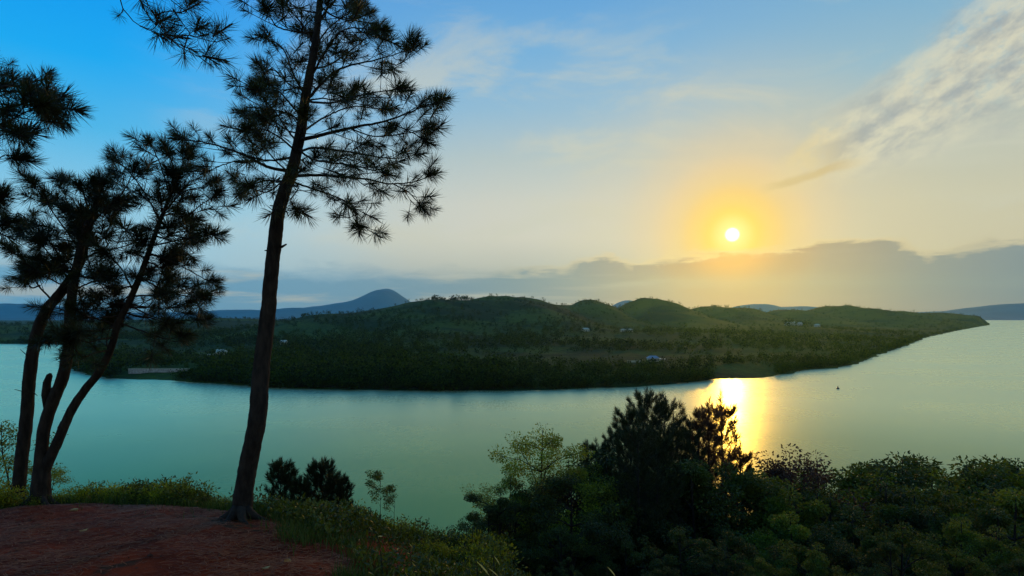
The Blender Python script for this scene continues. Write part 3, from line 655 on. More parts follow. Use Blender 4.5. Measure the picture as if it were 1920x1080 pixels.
# ------------------------------------------------------------------ broadleaf and shrub templates
def leaves(pts, dirs, size, r, aspect=0.5, fold=0.12):
    """one pointed six-sided leaf per point"""
    n = len(pts); d = dirs/np.linalg.norm(dirs, axis=1)[:, None]; s_ = np.cross(d, r.randn(n, 3)); s_ /= np.linalg.norm(s_, axis=1)[:, None]+1e-9
    u = np.cross(s_, d); L = (size*r.uniform(0.6, 1.25, n))[:, None]; w = L*aspect*0.5
    V = np.stack([pts, pts+d*L*.35+s_*w+u*L*fold, pts+d*L*.72+s_*w*.7+u*L*fold, pts+d*L, pts+d*L*.72-s_*w*.7+u*L*fold, pts+d*L*.35-s_*w+u*L*fold], 1).reshape(-1, 3)
    k = np.arange(n)*6
    return V, np.stack([k, k+1, k+2, k+3, k, k+3, k+4, k+5], -1).reshape(-1, 4)
def make_tree(seed, H, crown_r, crown_lo, nleaf, lsize, m_leaf, aspect=0.5, nbr=16, r0=0.09, clump=0.32, up=0.5, layer=1.0, lean=0.2):
    """returns (trunk mesh, crown mesh): trunk with limbs that fork, leaves gathered round the twig ends"""
    r = np.random.RandomState(seed); rr = random.Random(seed); b = MB(); tips = []
    top = Vector((rr.uniform(-lean, lean), rr.uniform(-lean, lean), H*0.92))
    tr = [Vector((0, 0, -0.3)), Vector((rr.uniform(-.1, .1), rr.uniform(-.1, .1), H*.3)), Vector((top.x*.6, top.y*.6, H*.62)), top]
    c = [Vector(v) for v in spline([np.array(p) for p in tr], H/12)]
    b.tube(c, [r0*(1-0.85*i/(len(c)-1)) for i in range(len(c))], 7, 0.1)
    for k in range(nbr):
        t = crown_lo+(0.97-crown_lo)*(k+rr.random())/nbr; p = c[min(int(t*(len(c)-1)), len(c)-1)]
        prof = math.sin(min(1, (t-crown_lo)/(1-crown_lo)*0.85+0.18)*math.pi)**0.6
        L = crown_r*prof*rr.uniform(0.65, 1.15); a = rr.uniform(0, 2*math.pi)+k*2.4; d = Vector((math.cos(a), math.sin(a), up*rr.uniform(0.3, 1.5))).normalized()
        e = p+d*L; mid_ = p.lerp(e, .5)+Vector((0, 0, L*0.08)); b.tube([p, mid_, e], [r0*.35, r0*.22, r0*.08], 5, cap=False); tips.append((e, 1.0))
        for q_ in range(4):
            s0 = p.lerp(e, rr.uniform(.35, .95)); dd = (d+Vector((rr.uniform(-1, 1), rr.uniform(-1, 1), rr.uniform(-.4, 1)))*.8).normalized(); s1 = s0+dd*L*rr.uniform(.2, .45)
            b.tube([s0, s1], [r0*.14, r0*.05], 4, cap=False); tips.append((s1, .75))
    tips.append((top, 1.0))
    tp_ = np.array([t[0] for t in tips]); w = np.array([t[1] for t in tips]); w = w*r.uniform(.6, 1.3, len(w)); w /= w.sum()
    idx = r.choice(len(tips), nleaf, p=w); off = r.randn(nleaf, 3); off /= np.maximum(1, np.linalg.norm(off, axis=1)/1.7)[:, None]; off = off*clump*np.array([1, 1, .6*layer])*0.55
    P0 = tp_[idx]+off; dirs = off+r.randn(nleaf, 3)*0.25*clump+np.array([0, 0, -0.05])
    V, Fc = leaves(P0, dirs, lsize, r, aspect)
    return b.me('trunk', M_bark, True), mesh('crown', V, Fc, m_leaf)
def make_slope_pine(seed, H, n_whorl, rad, m_needle=None, nl=0.17, dens=1.0, shape=1.0):
    rr = random.Random(seed); r = np.random.RandomState(seed); b = MB(); items = []
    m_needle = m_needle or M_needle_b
    top = Vector((rr.uniform(-.1, .1), 0, H)); c = [Vector((0, 0, -.3)), Vector((rr.uniform(-.05, .05), 0, H*.5)), top]
    b.tube(spl(c, H/10), None, 7) if False else b.tube(c, [0.016*H/2+.02, .012*H/2+.01, .008], 7)
    V_ = []; Fq = []; base = 0; nb = MB()
    def clump(p, d, sc):
        V, Fc = needles(int(40*dens), nl, 0.009, r, (5, 60), 0.16)
        M3 = np.array(frame_to(d, rr.uniform(0, 6.28)))*sc; nb.add((V @ M3.T)+np.array(p), Fc)
    for k in range(n_whorl):
        t = 0.22+0.76*(k/n_whorl); z = H*t; p = c[0].lerp(top, t) if True else None; p = Vector((top.x*t, 0, z))
        L = rad*(1-t)**(0.6*shape)*rr.uniform(.8, 1.1)+0.12
        for a_ in range(rr.randint(4, 6)):
            a = a_*1.25+rr.uniform(-.4, .4)+k; d = Vector((math.cos(a), math.sin(a), .45)).normalized(); e = p+d*L+Vector((0, 0, L*.25)); b.tube([p, p+d*L*.55, e], [.010, .007, .004], 4, cap=False)
            clump(e, Vector((d.x*.25, d.y*.25, 1)).normalized(), 1.1)
            for s in (0.35, .5, .65, .8, .92):
                q0 = p.lerp(e, s); dd = Vector((d.x*.5+rr.uniform(-.5, .5), d.y*.5+rr.uniform(-.5, .5), .8)).normalized(); clump(q0+dd*.05, dd, .95)
    for k in range(5): clump(top-Vector((0, 0, k*.15)), Vector((rr.uniform(-.2, .2), rr.uniform(-.2, .2), 1)).normalized(), 1.1)
    return b.me('trunk', M_bark, True), nb.me('needles', m_needle)
def make_shrub(seed, rad, H, nleaf, lsize, m_leaf, aspect=0.42, nst=14):
    r = np.random.RandomState(seed); rr = random.Random(seed); b = MB(); pts = []
    for k in range(nst):
        a = rr.uniform(0, 6.28); q_ = rr.random()**.6; e = Vector((math.cos(a)*rad*q_, math.sin(a)*rad*q_, H*rr.uniform(.45, 1.0)*(1-.45*q_))); m_ = Vector((e.x*.45, e.y*.45, e.z*.6))
        b.tube([Vector((0, 0, -.08)), m_, e], [.010, .006, .003], 4, cap=False)
        for s in np.linspace(.25, 1.0, 7):
            pts.append((1-s)**2*np.array((0, 0, 0))+2*s*(1-s)*np.array(m_)+s*s*np.array(e))
    pts = np.array(pts); idx = r.randint(0, len(pts), nleaf); off = r.randn(nleaf, 3)*rad*0.17*np.array([1, 1, .8]); P0 = pts[idx]+off; P0[:, 2] = np.maximum(P0[:, 2], 0.01)
    V, Fc = leaves(P0, off+r.randn(nleaf, 3)*rad*.08+np.array([0, 0, rad*.06]), lsize, r, aspect)
    return b.me('stems', M_twig), mesh('foliage', V, Fc, m_leaf)
def place(tmpl, name, label, cat, x, y, sc=1.0, rz=None, group=None, z=None, parts=('trunk', 'crown'), squash=1.0):
    zz = gz(x, y) if z is None else z
    root = empty(name, (x, y, zz-0.02), rnd.uniform(0, 6.28) if rz is None else rz); root.scale = (sc, sc, sc*squash)
    tag(root, label, cat, group)
    for n_, me in zip(parts, tmpl): obj(n_, me, root)
    return root
TB = [make_tree(300+i, 5.2, 1.9, 0.22, 15000, 0.072, m, 0.5, 17, 0.09, 0.27, 0.5) for i, m in enumerate((M_leaf_d, M_leaf, M_leaf_d, M_leaf, M_leaf))]
TC = [make_tree(330+i, 4.2, 1.8, 0.15, 15000, 0.07, m, 0.5, 18, 0.07, 0.27, 0.3) for i, m in enumerate((M_leaf, M_leaf_d, M_leaf))]
T_open = make_tree(351, 6.0, 1.7, 0.42, 11000, 0.062, M_leaf_y, 0.5, 18, 0.06, 0.30, 0.5)
T_open2 = make_tree(352, 5.0, 1.5, 0.35, 7500, 0.060, M_leaf_r, 0.5, 18, 0.04, 0.24, 0.3)
T_open3 = make_tree(353, 4.6, 1.1, 0.5, 6000, 0.065, M_leaf_d, 0.5, 13, 0.04, 0.24, 0.6)
T_rus = [make_slope_pine(361+i, 6.5, 15, 1.15, M_leaf_r if i != 1 else M_needle_b, 0.14, 0.8, 1.3) for i in range(2)]
T_pine = [make_slope_pine(371+i, 9.5, 24, 1.7, None, 0.22, 1.0, 0.75) for i in range(2)]
T_young = [make_slope_pine(381+i, 1.5, 7, 0.42, None, 0.15, 1.0, 1.0) for i in range(2)]

def at(px, py, Y):  # x, y and height of the thing whose top is seen there
    v = W(px, py, Y); return v.x, v.y, v.z-gz(v.x, v.y)
def top_at(tm, H, name, label, cat, px, py, Y, group=None, **k):
    x, y, h = at(px, py, Y); return place(tm, name, label, cat, x, y, h/H, group=group, **k)
# named trees on the skyline of the slope
top_at(T_pine[0], 9.6, 'pine_tree', 'tallest dark young pine with upright candles rising before the bright water', 'tree', 1212, 734, 22, parts=('trunk', 'needles'))
top_at(T_pine[1], 9.6, 'pine_tree', 'dark pine pressed against the near side of the tallest young pine', 'tree', 1183, 765, 20, parts=('trunk', 'needles'))
top_at(T_pine[0], 9.6, 'pine_tree', 'dark pine just beyond the tallest young pine, slightly shorter', 'tree', 1245, 752, 23, parts=('trunk', 'needles'))
top_at(T_pine[1], 9.6, 'pine_tree', 'short dark pine in the gap between the light leafy tree and the tallest pine', 'tree', 1120, 828, 19, parts=('trunk', 'needles'))
for px, py, Y, lb in ((1160, 805, 19, 'dark pine half hidden on the river side of the light leafy tree'), (1262, 800, 21, 'dark pine filling the gap beside the tallest young pine'), (1198, 800, 17, 'broad dark pine in front of the tallest young pine'), (1232, 815, 18, 'squat dark pine low in front of the tallest pair')):
    top_at(T_pine[rnd.randrange(2)], 9.6, 'pine_tree', lb, 'tree', px, py, Y, parts=('trunk', 'needles'))
top_at(T_rus[0], 6.6, 'glare_russet_tree', 'glare-reddened feathery young tree standing before the golden sun glitter', 'tree', 1330, 755, 24, parts=('trunk', 'needles'))
top_at(T_rus[0], 6.6, 'glare_russet_tree', 'thin pale-tipped glare-reddened sapling at the edge of the golden glitter', 'tree', 1357, 745, 27, parts=('trunk', 'needles'))
top_at(T_rus[1], 6.6, 'feathery_tree', 'dark feathery young tree between the tallest pine and the russet one', 'tree', 1290, 790, 22, parts=('trunk', 'needles'))
top_at(T_rus[0], 6.6, 'glare_russet_tree', 'short rounded glare-reddened tree low against the foot of the glitter', 'tree', 1392, 835, 22, parts=('trunk', 'needles'))
top_at(T_open, 6.0, 'light_leafy_tree', 'light green airy tree with pale forked limbs against the river', 'tree', 1008, 772, 17)
top_at(T_open2, 5.0, 'airy_tree', 'airy russet tree with see-through crown beside the sun glitter', 'tree', 1500, 808, 24)
top_at(T_open3, 4.7, 'airy_tree', 'small open tree poking above the green canopy against pale water', 'tree', 1688, 815, 26)
top_at(T_open3, 4.7, 'airy_tree', 'small open tree with bright twigs on the canopy top by the frame edge', 'tree', 1838, 838, 27)
# the dense canopy on the slope: its skyline
sky = [(912, 940, 15), (935, 905, 15), (962, 905, 16), (1050, 885, 17), (1092, 848, 18), (1072, 880, 15), (1130, 822, 18), (1275, 822, 20), (1310, 835, 19), (1360, 850, 20), (1420, 880, 21), (1460, 872, 25), (1510, 868, 26), (1555, 866, 26), (1600, 858, 28), (1640, 862, 25), (1690, 858, 27), (1735, 852, 28), (1770, 862, 25), (1800, 856, 27), (1840, 850, 28), (1880, 840, 29), (1925, 842, 30), (1970, 850, 28)]
gl = 'leafy trees of the dense canopy on the slope'
lab = 'leafy tree merging into the dense dark green canopy on the slope'
alltr = TB+TC
skl = ['low dark crown at the outermost edge of the thicket by the open river', 'small round crown just inside the outer edge of the thicket', 'leafy crown directly under the outer light leafy tree', 'leafy crown under the pale-limbed light tree', 'leafy crown between the light leafy trees and the dark pines', 'lower leafy crown in front of the gap before the dark pines', 'leafy crown at the foot of the short dark pine', 'leafy crown between the tallest pine and the russet trees', 'leafy crown at the foot of the feathery dark tree', 'leafy crown under the short rounded russet tree', 'green crown just past the golden glitter', 'green crown under the thin russet tree at the glitter edge', 'green crown below the airy russet tree', 'green crown between the two airy russet trees', 'first bumpy crown of the canopy skyline past the airy russet trees', 'canopy skyline crown just before the small open trees', 'canopy skyline crown right under the small open trees', 'canopy skyline crown just past the small open trees', 'rounded canopy skyline crown in front of the pale open water', 'canopy skyline crown before the bright-twigged open tree', 'canopy skyline crown under the bright-twigged open tree', 'canopy skyline crown between the bright-twigged tree and the frame edge', 'highest canopy crown touching the frame edge', 'crown cut off by the frame edge behind the highest one']
for i, (px, py, Y) in enumerate(sky):
    k = rnd.choice((0, 2, 6)) if px < 1420 else rnd.randrange(len(alltr)); top_at(alltr[k], 5.4 if k < 5 else 4.5, 'leafy_tree', skl[i], 'tree', px, py-(30 if px > 1400 else 12)+rnd.uniform(-12, 14), Y, gl)
for Y, py, n in ((21, 905, 15), (17, 945, 13), (13.5, 985, 11), (10.5, 1035, 9)):
    for k in range(n):
        px = 925+(k+rnd.uniform(.1, .9))*(1020/n); kk = rnd.choice((0, 2, 6)) if px < 1400 else rnd.randrange(len(alltr)); yy = Y*rnd.uniform(.9, 1.1)
        top_at(alltr[kk], 5.2 if kk < 5 else 4.3, 'leafy_tree', lab, 'tree', px, py+rnd.uniform(-16, 22)-(18 if px > 1500 else 0)+(20 if px < 960 else 0), yy, gl)
# young pines and saplings beyond the clay edge
top_at(T_young[0], 1.55, 'young_pine', 'bushy young pine just past the tall pine trunk', 'young pine', 528, 868, 9.0, parts=('trunk', 'needles'))
top_at(T_young[1], 1.55, 'young_pine', 'small young pine squeezed between the bushy one and the candled one', 'young pine', 562, 898, 8.8, parts=('trunk', 'needles'))
top_at(T_young[1], 1.55, 'young_pine', 'young pine with a row of tall upright candles', 'young pine', 607, 870, 9.3, parts=('trunk', 'needles'))
top_at(T_young[0], 1.55, 'young_pine', 'short young pine leaning off the shrubs under the candled pine', 'young pine', 634, 893, 9.0, parts=('trunk', 'needles'))
T_sap = make_tree(391, 1.9, 0.42, 0.6, 1300, 0.045, M_leaf, 0.55, 11, 0.012, 0.10, 0.9, lean=.05)
top_at(T_sap, 1.85, 'sapling', 'slim leafy sapling with a rounded crown on a thin stem above the shrubs', 'sapling', 716, 876, 8.6)
top_at(T_sap, 1.85, 'sapling', 'thinner shorter sapling beside the rounded one, nearly bare below', 'sapling', 741, 902, 9.4)
T_tree_l = make_tree(395, 3.0, 1.2, 0.1, 3400, 0.07, M_leaf_y, 0.5, 20, 0.04, 0.25, 0.4)
top_at(T_tree_l, 3.0, 'leafy_bush', 'yellow-green leafy bush behind the forked pines at the frame edge', 'bush', 8, 775, 11.5)
top_at(T_tree_l, 3.0, 'leafy_bush', 'low yellow-green bush between and behind the pine stems', 'bush', 95, 868, 10.8)
# shrubs along the clay edge
SH = [make_shrub(400+i, 0.42, 0.5, 1100, 0.055, m) for i, m in enumerate((M_leaf, M_leaf_y, M_leaf_d, M_leaf, M_leaf_y))]
SHB = [make_shrub(420+i, 0.6, 0.85, 1500, 0.07, m) for i, m in enumerate((M_leaf, M_leaf_d, M_leaf_y))]
gs = 'low shrubs along the rim of the clay'
ls = 'low leafy green shrub on the rim of the red clay'
edge_line = [(-60, 905), (-20, 900), (20, 905), (60, 912), (110, 915), (150, 905), (185, 898), (215, 900), (245, 893), (275, 892), (300, 890), (325, 893), (350, 888), (380, 912), (410, 925), (440, 930), (490, 935), (515, 940)]
for i, (px, py) in enumerate(edge_line):
    for kk in range(2):
        p = px+rnd.uniform(-14, 14); Y = float(np.interp((p-960)/F*8.5, ex, ey))+0.35+kk*0.45+rnd.uniform(-.1, .2)
        x, y, h = at(p, py+rnd.uniform(-4, 10)+kk*2, Y); h = max(h, .18)
        place(SH[rnd.choice((0, 1, 1, 2, 3, 4, 4))], 'shrub', ls, 'shrub', x, y, h/0.5, group=gs, parts=('stems', 'foliage'))
ls2 = 'leafy shrub on the slope below the red clay'
gs2 = 'shrubs covering the slope below the clay'
def top_line(px): return np.interp(px, [480, 520, 560, 600, 640, 680, 720, 760, 800, 840, 880, 920, 1000, 1400, 1920], [925, 930, 925, 925, 935, 958, 972, 978, 985, 992, 995, 990, 1010, 1030, 1040])
for px in range(490, 930, 17):
    t = top_line(px)
    for row in range(5):
        p = px+rnd.uniform(-10, 10); py = t+row*26+rnd.uniform(-6, 10)
        e_y = float(np.interp((p-960)/F*7, ex, ey)); Y = max(e_y+0.45, 9.6-row*1.15+rnd.uniform(-.2, .2))
        x, y, h = at(p, py, Y)
        if h < 0.12: continue
        if h > 1.3: h = 1.3
        big = h > 0.6
        place((SHB[rnd.randrange(3)] if big else SH[rnd.randrange(5)]), 'shrub', ls2, 'shrub', x, y, h/(.85 if big else .5), group=gs2, parts=('stems', 'foliage'), squash=1.0)

# ------------------------------------------------------------------ woods of the far bank
def far_tree(seed, n, tall=1.0):
    """unit tree: crown of many small leaf clumps round an uneven egg, short trunk"""
    r = np.random.RandomState(seed); k = 7; cs = r.randn(k, 3)*np.array([.26, .26, .2])+np.array([0, 0, .62]); rad = r.uniform(.16, .30, k)
    j = r.randint(0, k, n); d = r.randn(n, 3); d /= np.linalg.norm(d, axis=1)[:, None]; P0 = cs[j]+d*rad[j][:, None]*r.uniform(.6, 1.05, n)[:, None]
    P0[:, 2] = np.clip(P0[:, 2], .12, None)*tall
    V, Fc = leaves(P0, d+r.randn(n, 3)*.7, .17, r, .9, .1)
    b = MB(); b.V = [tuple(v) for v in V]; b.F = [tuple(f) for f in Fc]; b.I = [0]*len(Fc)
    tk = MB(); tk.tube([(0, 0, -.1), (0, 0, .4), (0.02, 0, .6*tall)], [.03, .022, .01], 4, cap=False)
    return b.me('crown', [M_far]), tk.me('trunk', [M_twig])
FT = [far_tree(500+i, 64, (1.0, .85, 1.15, 1.0, 1.35, .9)[i]) for i in range(6)]
FT_HI = [far_tree(520+i, 170, (1.0, .85, 1.15, 1.3)[i]) for i in range(4)]
cand = []
n = 15500
Yc = np.exp(nr.uniform(math.log(315), math.log(3000), n)); Uc = nr.uniform(60, 1880, n); Yl = np.exp(nr.uniform(math.log(850), math.log(2600), 1600)); Ul = nr.uniform(-160, 420, 1600)
Yc = np.concatenate([Yc, Yl]); Uc = np.concatenate([Uc, Ul])
# a closer fringe of trees right at the water's edge
for _ in range(1500):
    kk = nr.randint(2, len(shore_px)-4); a_, b_ = np.array(shore[kk]), np.array(shore[kk+1]); t = nr.rand(); p = a_+(b_-a_)*t; e = (b_-a_)/(np.linalg.norm(b_-a_)+1e-6)
    p = p+np.array([-e[1], e[0]])*nr.uniform(0.5, 9)
    Yc = np.append(Yc, p[1]); Uc = np.append(Uc, p[0]/p[1]*F+960)
Xc = (Uc-960)/F*Yc; dd = sdf(Xc, Yc)
dens = np.array([mnoise.noise((x*.0065, y*.0065, 3.3)) for x, y in zip(Xc, Yc)])
keep = (dd > 1.0) & ((dens > -0.06+0.12*nr.randn(len(dens))) | (dd < 25) | (Yc > 1700)); 
def clear(x0, y0, r_, front=0):   # open ground round the houses and in front of them
    global keep
    keep &= ~((np.abs(Xc-x0) < r_) & (Yc > y0-r_-front) & (Yc < y0+r_*.8))
houses_at = [(1228, 684, 13, 26), (408, 679, 13, 18), (1485, 628, 36, 110)]
for px, py, rr_, fr in houses_at:
    x0, y0 = g2(px, py); clear(x0, y0, rr_, fr)
keep &= ~((Uc > 1338) & (Uc < 1455) & (dd < 30) & (Yc < 460))
wx0, wy0 = g2(300, 705); clear(wx0, wy0, 24, 10)
Xc, Yc, dd, dens = Xc[keep], Yc[keep], dd[keep], dens[keep]
Hc = land_h(Xc, Yc, hills)
order = np.argsort(Yc); sc_t = nr.uniform(4.2, 8.2, len(Xc))*np.where(Yc > 1100, .72, 1.0)*np.where(nr.rand(len(Xc)) < .06, 1.35, 1.0)*np.where(dd < 9, .8, 1)
sc_t = sc_t*np.where((Xc > 0) & (dd < 120) & (Yc < 700), .75, 1.0)
gf = 'trees in the wood along the far bank'
seen_n = 0; rest = []
for i in order:
    x, y, z = float(Xc[i]), float(Yc[i]), float(Hc[i]); s0 = float(sc_t[i]); wd = s0*rnd.uniform(.8, 1.25)
    u_ = x/y*F+960
    if seen_n < 270 and 120 < u_ < 1700 and dd[i] < 70:
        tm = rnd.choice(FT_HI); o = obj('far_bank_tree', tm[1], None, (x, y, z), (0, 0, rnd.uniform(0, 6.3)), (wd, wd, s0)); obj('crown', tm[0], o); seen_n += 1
        tag(o, 'bushy dark tree among many along the shore of the far bank', 'tree', gf)
    else:
        rest.append((rnd.choice(FT)[0], (x, y, z), Matrix.Rotation(rnd.uniform(0, 6.3), 3, 'Z'), (wd, wd, s0)))
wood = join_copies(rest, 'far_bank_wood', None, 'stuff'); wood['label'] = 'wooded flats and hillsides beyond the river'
# the tuft of taller trees on the hill crest
for px, Yh, s0 in ((818, 1330, 13), (832, 1345, 14), (846, 1335, 14), (862, 1350, 13), (876, 1340, 11), (804, 1340, 9), (1340, 2040, 10), (1480, 1270, 13), (1508, 1290, 12), (1296, 1100, 12)):
    x = (px-960)/F*Yh; z = float(land_h(np.array([x]), np.array([Yh*1.0]), hills)[0])
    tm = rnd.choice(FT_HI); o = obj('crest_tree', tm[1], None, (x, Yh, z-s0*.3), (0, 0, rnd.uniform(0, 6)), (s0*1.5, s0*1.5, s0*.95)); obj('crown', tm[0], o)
    tag(o, 'taller tree standing out on the crest of the hills', 'tree', 'taller trees on the hill crest')

# ------------------------------------------------------------------ houses, wall, buoy
M_wall = noisy('lime_wall', (0.36, 0.35, 0.24), (0.50, 0.48, 0.34), 1.2, 0.9)
M_roofb = noisy('blue_sheet_roof', (0.14, 0.20, 0.24), (0.20, 0.26, 0.30), 2.0, 0.4, spec=0.5)
M_roofg = noisy('pale_sheet_roof', (0.34, 0.38, 0.26), (0.46, 0.48, 0.34), 2.0, 0.45, spec=0.5)
M_roofr = noisy('rusty_roof', (0.16, 0.07, 0.03), (0.26, 0.14, 0.05), 1.0, 0.9)
M_dark = mat('dark_opening', (0.012, 0.014, 0.014), 0.3, 0.5)
M_conc = noisy('weathered_concrete', (0.22, 0.21, 0.18), (0.42, 0.40, 0.35), 0.8, 0.95)
def house(name, label, px, py, wdt, dep, hgt, roof_m, rz=0.0, roofh=1.8, nwin=3, porch=False, hip=1.2, zoff=0.0, Y=None):
    x, y = g2(px, py) if Y is None else ((px-960)/F*Y, Y)
    z = CZ-(py-HY)/F*y if Y else float(land_h(np.array([x]), np.array([y]), hills)[0])
    z = float(land_h(np.array([x]), np.array([y]), hills)[0])-.3+zoff
    rt = empty(name, (x, y, z), rz); tag(rt, label, 'house')
    hw, hd = wdt/2, dep/2; b = MB(); b.box(-hw, hw, -hd, hd, 0, hgt); obj('wall', b.me('wall', M_wall), rt)
    o_ = .5; b = MB(); b.add([(-hw-o_, -hd-o_, hgt+.003), (hw+o_, -hd-o_, hgt+.003), (hw+o_, hd+o_, hgt+.003), (-hw-o_, hd+o_, hgt+.003), (-hw+hip, 0, hgt+roofh), (hw-hip, 0, hgt+roofh)],
          [(3, 2, 1, 0), (0, 1, 5, 4), (2, 3, 4, 5), (1, 2, 5), (3, 0, 4)]); obj('roof', b.me('roof', roof_m), rt)
    for k in range(nwin):
        cx0 = -hw+wdt*(k+.5)/nwin; door = (k == nwin//2); b = MB()
        wz0, wz1, ww = (0.05, 2.1, .55) if door else (.95, 2.1, .55)
        b.box(cx0-ww-.08, cx0+ww+.08, -hd-.06, -hd+.02, wz0-.0, wz1+.08); fr_ = obj('door' if door else 'window', b.me('frame', M_conc), rt)
        b = MB(); b.box(cx0-ww, cx0+ww, -hd-.075, -hd-.055, wz0+.05, wz1); obj('pane', b.me('pane', M_dark), fr_)
    if porch:
        b = MB(); b.add([(hw+.01, -hd-.4, 2.3), (hw+6.5, -hd-.4, 2.0), (hw+6.5, hd, 2.2), (hw+.01, hd, 2.9), (hw+.01, -hd-.4, 2.38), (hw+6.5, -hd-.4, 2.08), (hw+6.5, hd, 2.28), (hw+.01, hd, 2.98)], [(3, 2, 1, 0), (4, 5, 6, 7), (0, 1, 5, 4), (1, 2, 6, 5), (2, 3, 7, 6)]); obj('lean_to_roof', b.me('lean_to_roof', M_roofg), rt)
        b = MB(); b.box(hw+.01, hw+4, -hd+1.4, hd-.2, 0, 2.2); obj('annex', b.me('annex', M_wall), rt)
        for xx in (hw+2, hw+4, hw+6.2):
            b = MB(); b.box(xx-.1, xx+.1, -hd-.3, -hd-.1, 0, 2.05); obj('post', b.me('post', M_conc), rt)
    return rt
house('blue_roofed_house', 'small pale house with a blue roof and a lean-to in a clearing across the river', 1224, 684, 8.5, 6, 3.0, M_roofb, 0.12, 2.0, 5, True, 1.6)
house('pale_roofed_house', 'house with a pale green-white roof among dark trees behind the tall pine', 414, 679, 9, 6, 4.2, M_roofg, -0.1, 2.4, 3, False, 1.0, 1.2)
house('low_shed', 'low shed with a pale roof beside the pale-roofed house', 394, 680, 4.5, 4, 2.6, M_roofg, 0.2, .9, 2, False, .6, .8)
house('hillside_house', 'widest pale house of the cluster on the golden hillside', 1482, 626, 24, 9, 6, M_roofg, .1, 3.2, 5, False, 3, 5)
house('hillside_house', 'small pale house just right of the widest one on the golden hillside', 1500, 629, 9, 7, 4, M_wall, -.3, 2.4, 3, False, 1.5, 3)
house('hillside_house', 'tiny pale house standing apart furthest right on the golden hillside', 1532, 631, 9, 7, 3.6, M_roofg, .3, 2.0, 3, False, 1.5, 3)
house('far_house', 'pale speck of a house on the open flats beneath the hills', 1098, 640, 10, 7, 3.6, M_roofg, .3, 2.0, 3, False, 1.5, 3)
house('far_house', 'long pale low building on the flats left of the golden slope', 1175, 640, 18, 7, 3.2, M_wall, .0, 1.4, 4, False, 1.5, 3)
house('far_house', 'little pale roof in the fields behind the tall dark wood', 532, 660, 7, 6, 3.4, M_roofg, .2, 1.6, 3, False, 1, 3)
# embankment wall near the left shore
wx, wy = g2(298, 706); b = MB(); wz = float(land_h(np.array([wx]), np.array([wy]), hills)[0])
rt = empty('embankment_wall', (wx, wy, wz)); tag(rt, 'long low pale concrete wall near the shore between the forked pine and the tall pine', 'wall')
b.box(-20, 20, -.3, .3, -1, 2.1); obj('retaining_wall', b.me('retaining_wall', M_conc), rt)
b = MB(); b.box(-20.1, 20.1, -.45, .45, 2.103, 2.4); obj('coping', b.me('coping', M_wall), rt)
for xx in (-12, -4, 3, 6, 11, 17):
    b = MB(); b.box(xx-.3, xx+.3, -.6, -.303, -1, 2.0); obj('buttress', b.me('buttress', M_conc), rt)
b = MB(); b.box(0, 1, 0, 1, 0, 1)
for (px, py, L) in ((1190, 688, 11),):
    x, y = g2(px, py); z = float(land_h(np.array([x]), np.array([y]), hills)[0]); b = MB(); b.box(-L/2, L/2, -.15, .15, -.4, 1.5); b.box(-L/2-.2, -L/2-.003, -.25, .25, -.4, 1.8)
    tag(obj('yard_wall', b.me('yard_wall', M_wall), None, (x, y, z), (0, 0, .08)), 'low pale yard wall left of the blue-roofed house', 'wall')
bx, by = g2(1571, 729); rt = empty('buoy', (bx, by, 0), 0.3); tag(rt, 'small dark buoy floating alone on the pale river', 'buoy')
b = MB(); b.tube([(0, 0, -.4), (0, 0, .05), (0, 0, .45), (0, 0, .6)], [.5, .85, .8, .4], 14); obj('float', b.me('float', M_dark, True), rt)
b = MB(); b.tube([(0, 0, .6), (0, 0, 1.2), (0.03, 0, 1.75)], [.35, .2, .05], 8); obj('top_mark', b.me('top_mark', M_dark), rt)

# ------------------------------------------------------------------ litter, grass and loose things on the clay
def on_clay(x, y): return edge_d(x, y) < -0.05
r_ = np.random.RandomState(77); Vn = []; Fn = []; k = 0
M_litter = leaf_mat('pine_litter', (0.12, 0.016, 0.002), (0.36, 0.080, 0.016), 0.0, 1.0, 0.0, 0.7, 0.2)
while k < 26000:
    y = r_.uniform(3.2, 8.6)**1.0; x = r_.uniform(-8.5, 0.8)
    if not on_clay(x, y): continue
    if mnoise.noise((x*1.1, y*1.1, 4.0)) < r_.uniform(-.6, .35): continue
    z = gz(x, y)+.004+r_.rand()*.012; a = r_.normal(0.35, 0.8); L = r_.uniform(.04, .11); dx_, dy_ = math.cos(a)*L, math.sin(a)*L; w = .0028
    nx_, ny_ = -math.sin(a)*w, math.cos(a)*w; dzz = gz(x+dx_, y+dy_)+.006+r_.rand()*.012
    Vn += [(x-nx_, y-ny_, z), (x+nx_, y+ny_, z), (x+dx_+nx_, y+dy_+ny_, dzz), (x+dx_-nx_, y+dy_-ny_, dzz)]; Fn.append((4*k, 4*k+1, 4*k+2, 4*k+3)); k += 1
tag(obj('needle_litter', mesh('needle_litter', Vn, np.array(Fn), M_litter)), 'fallen reddish pine needles on the clay', None, None, 'stuff')
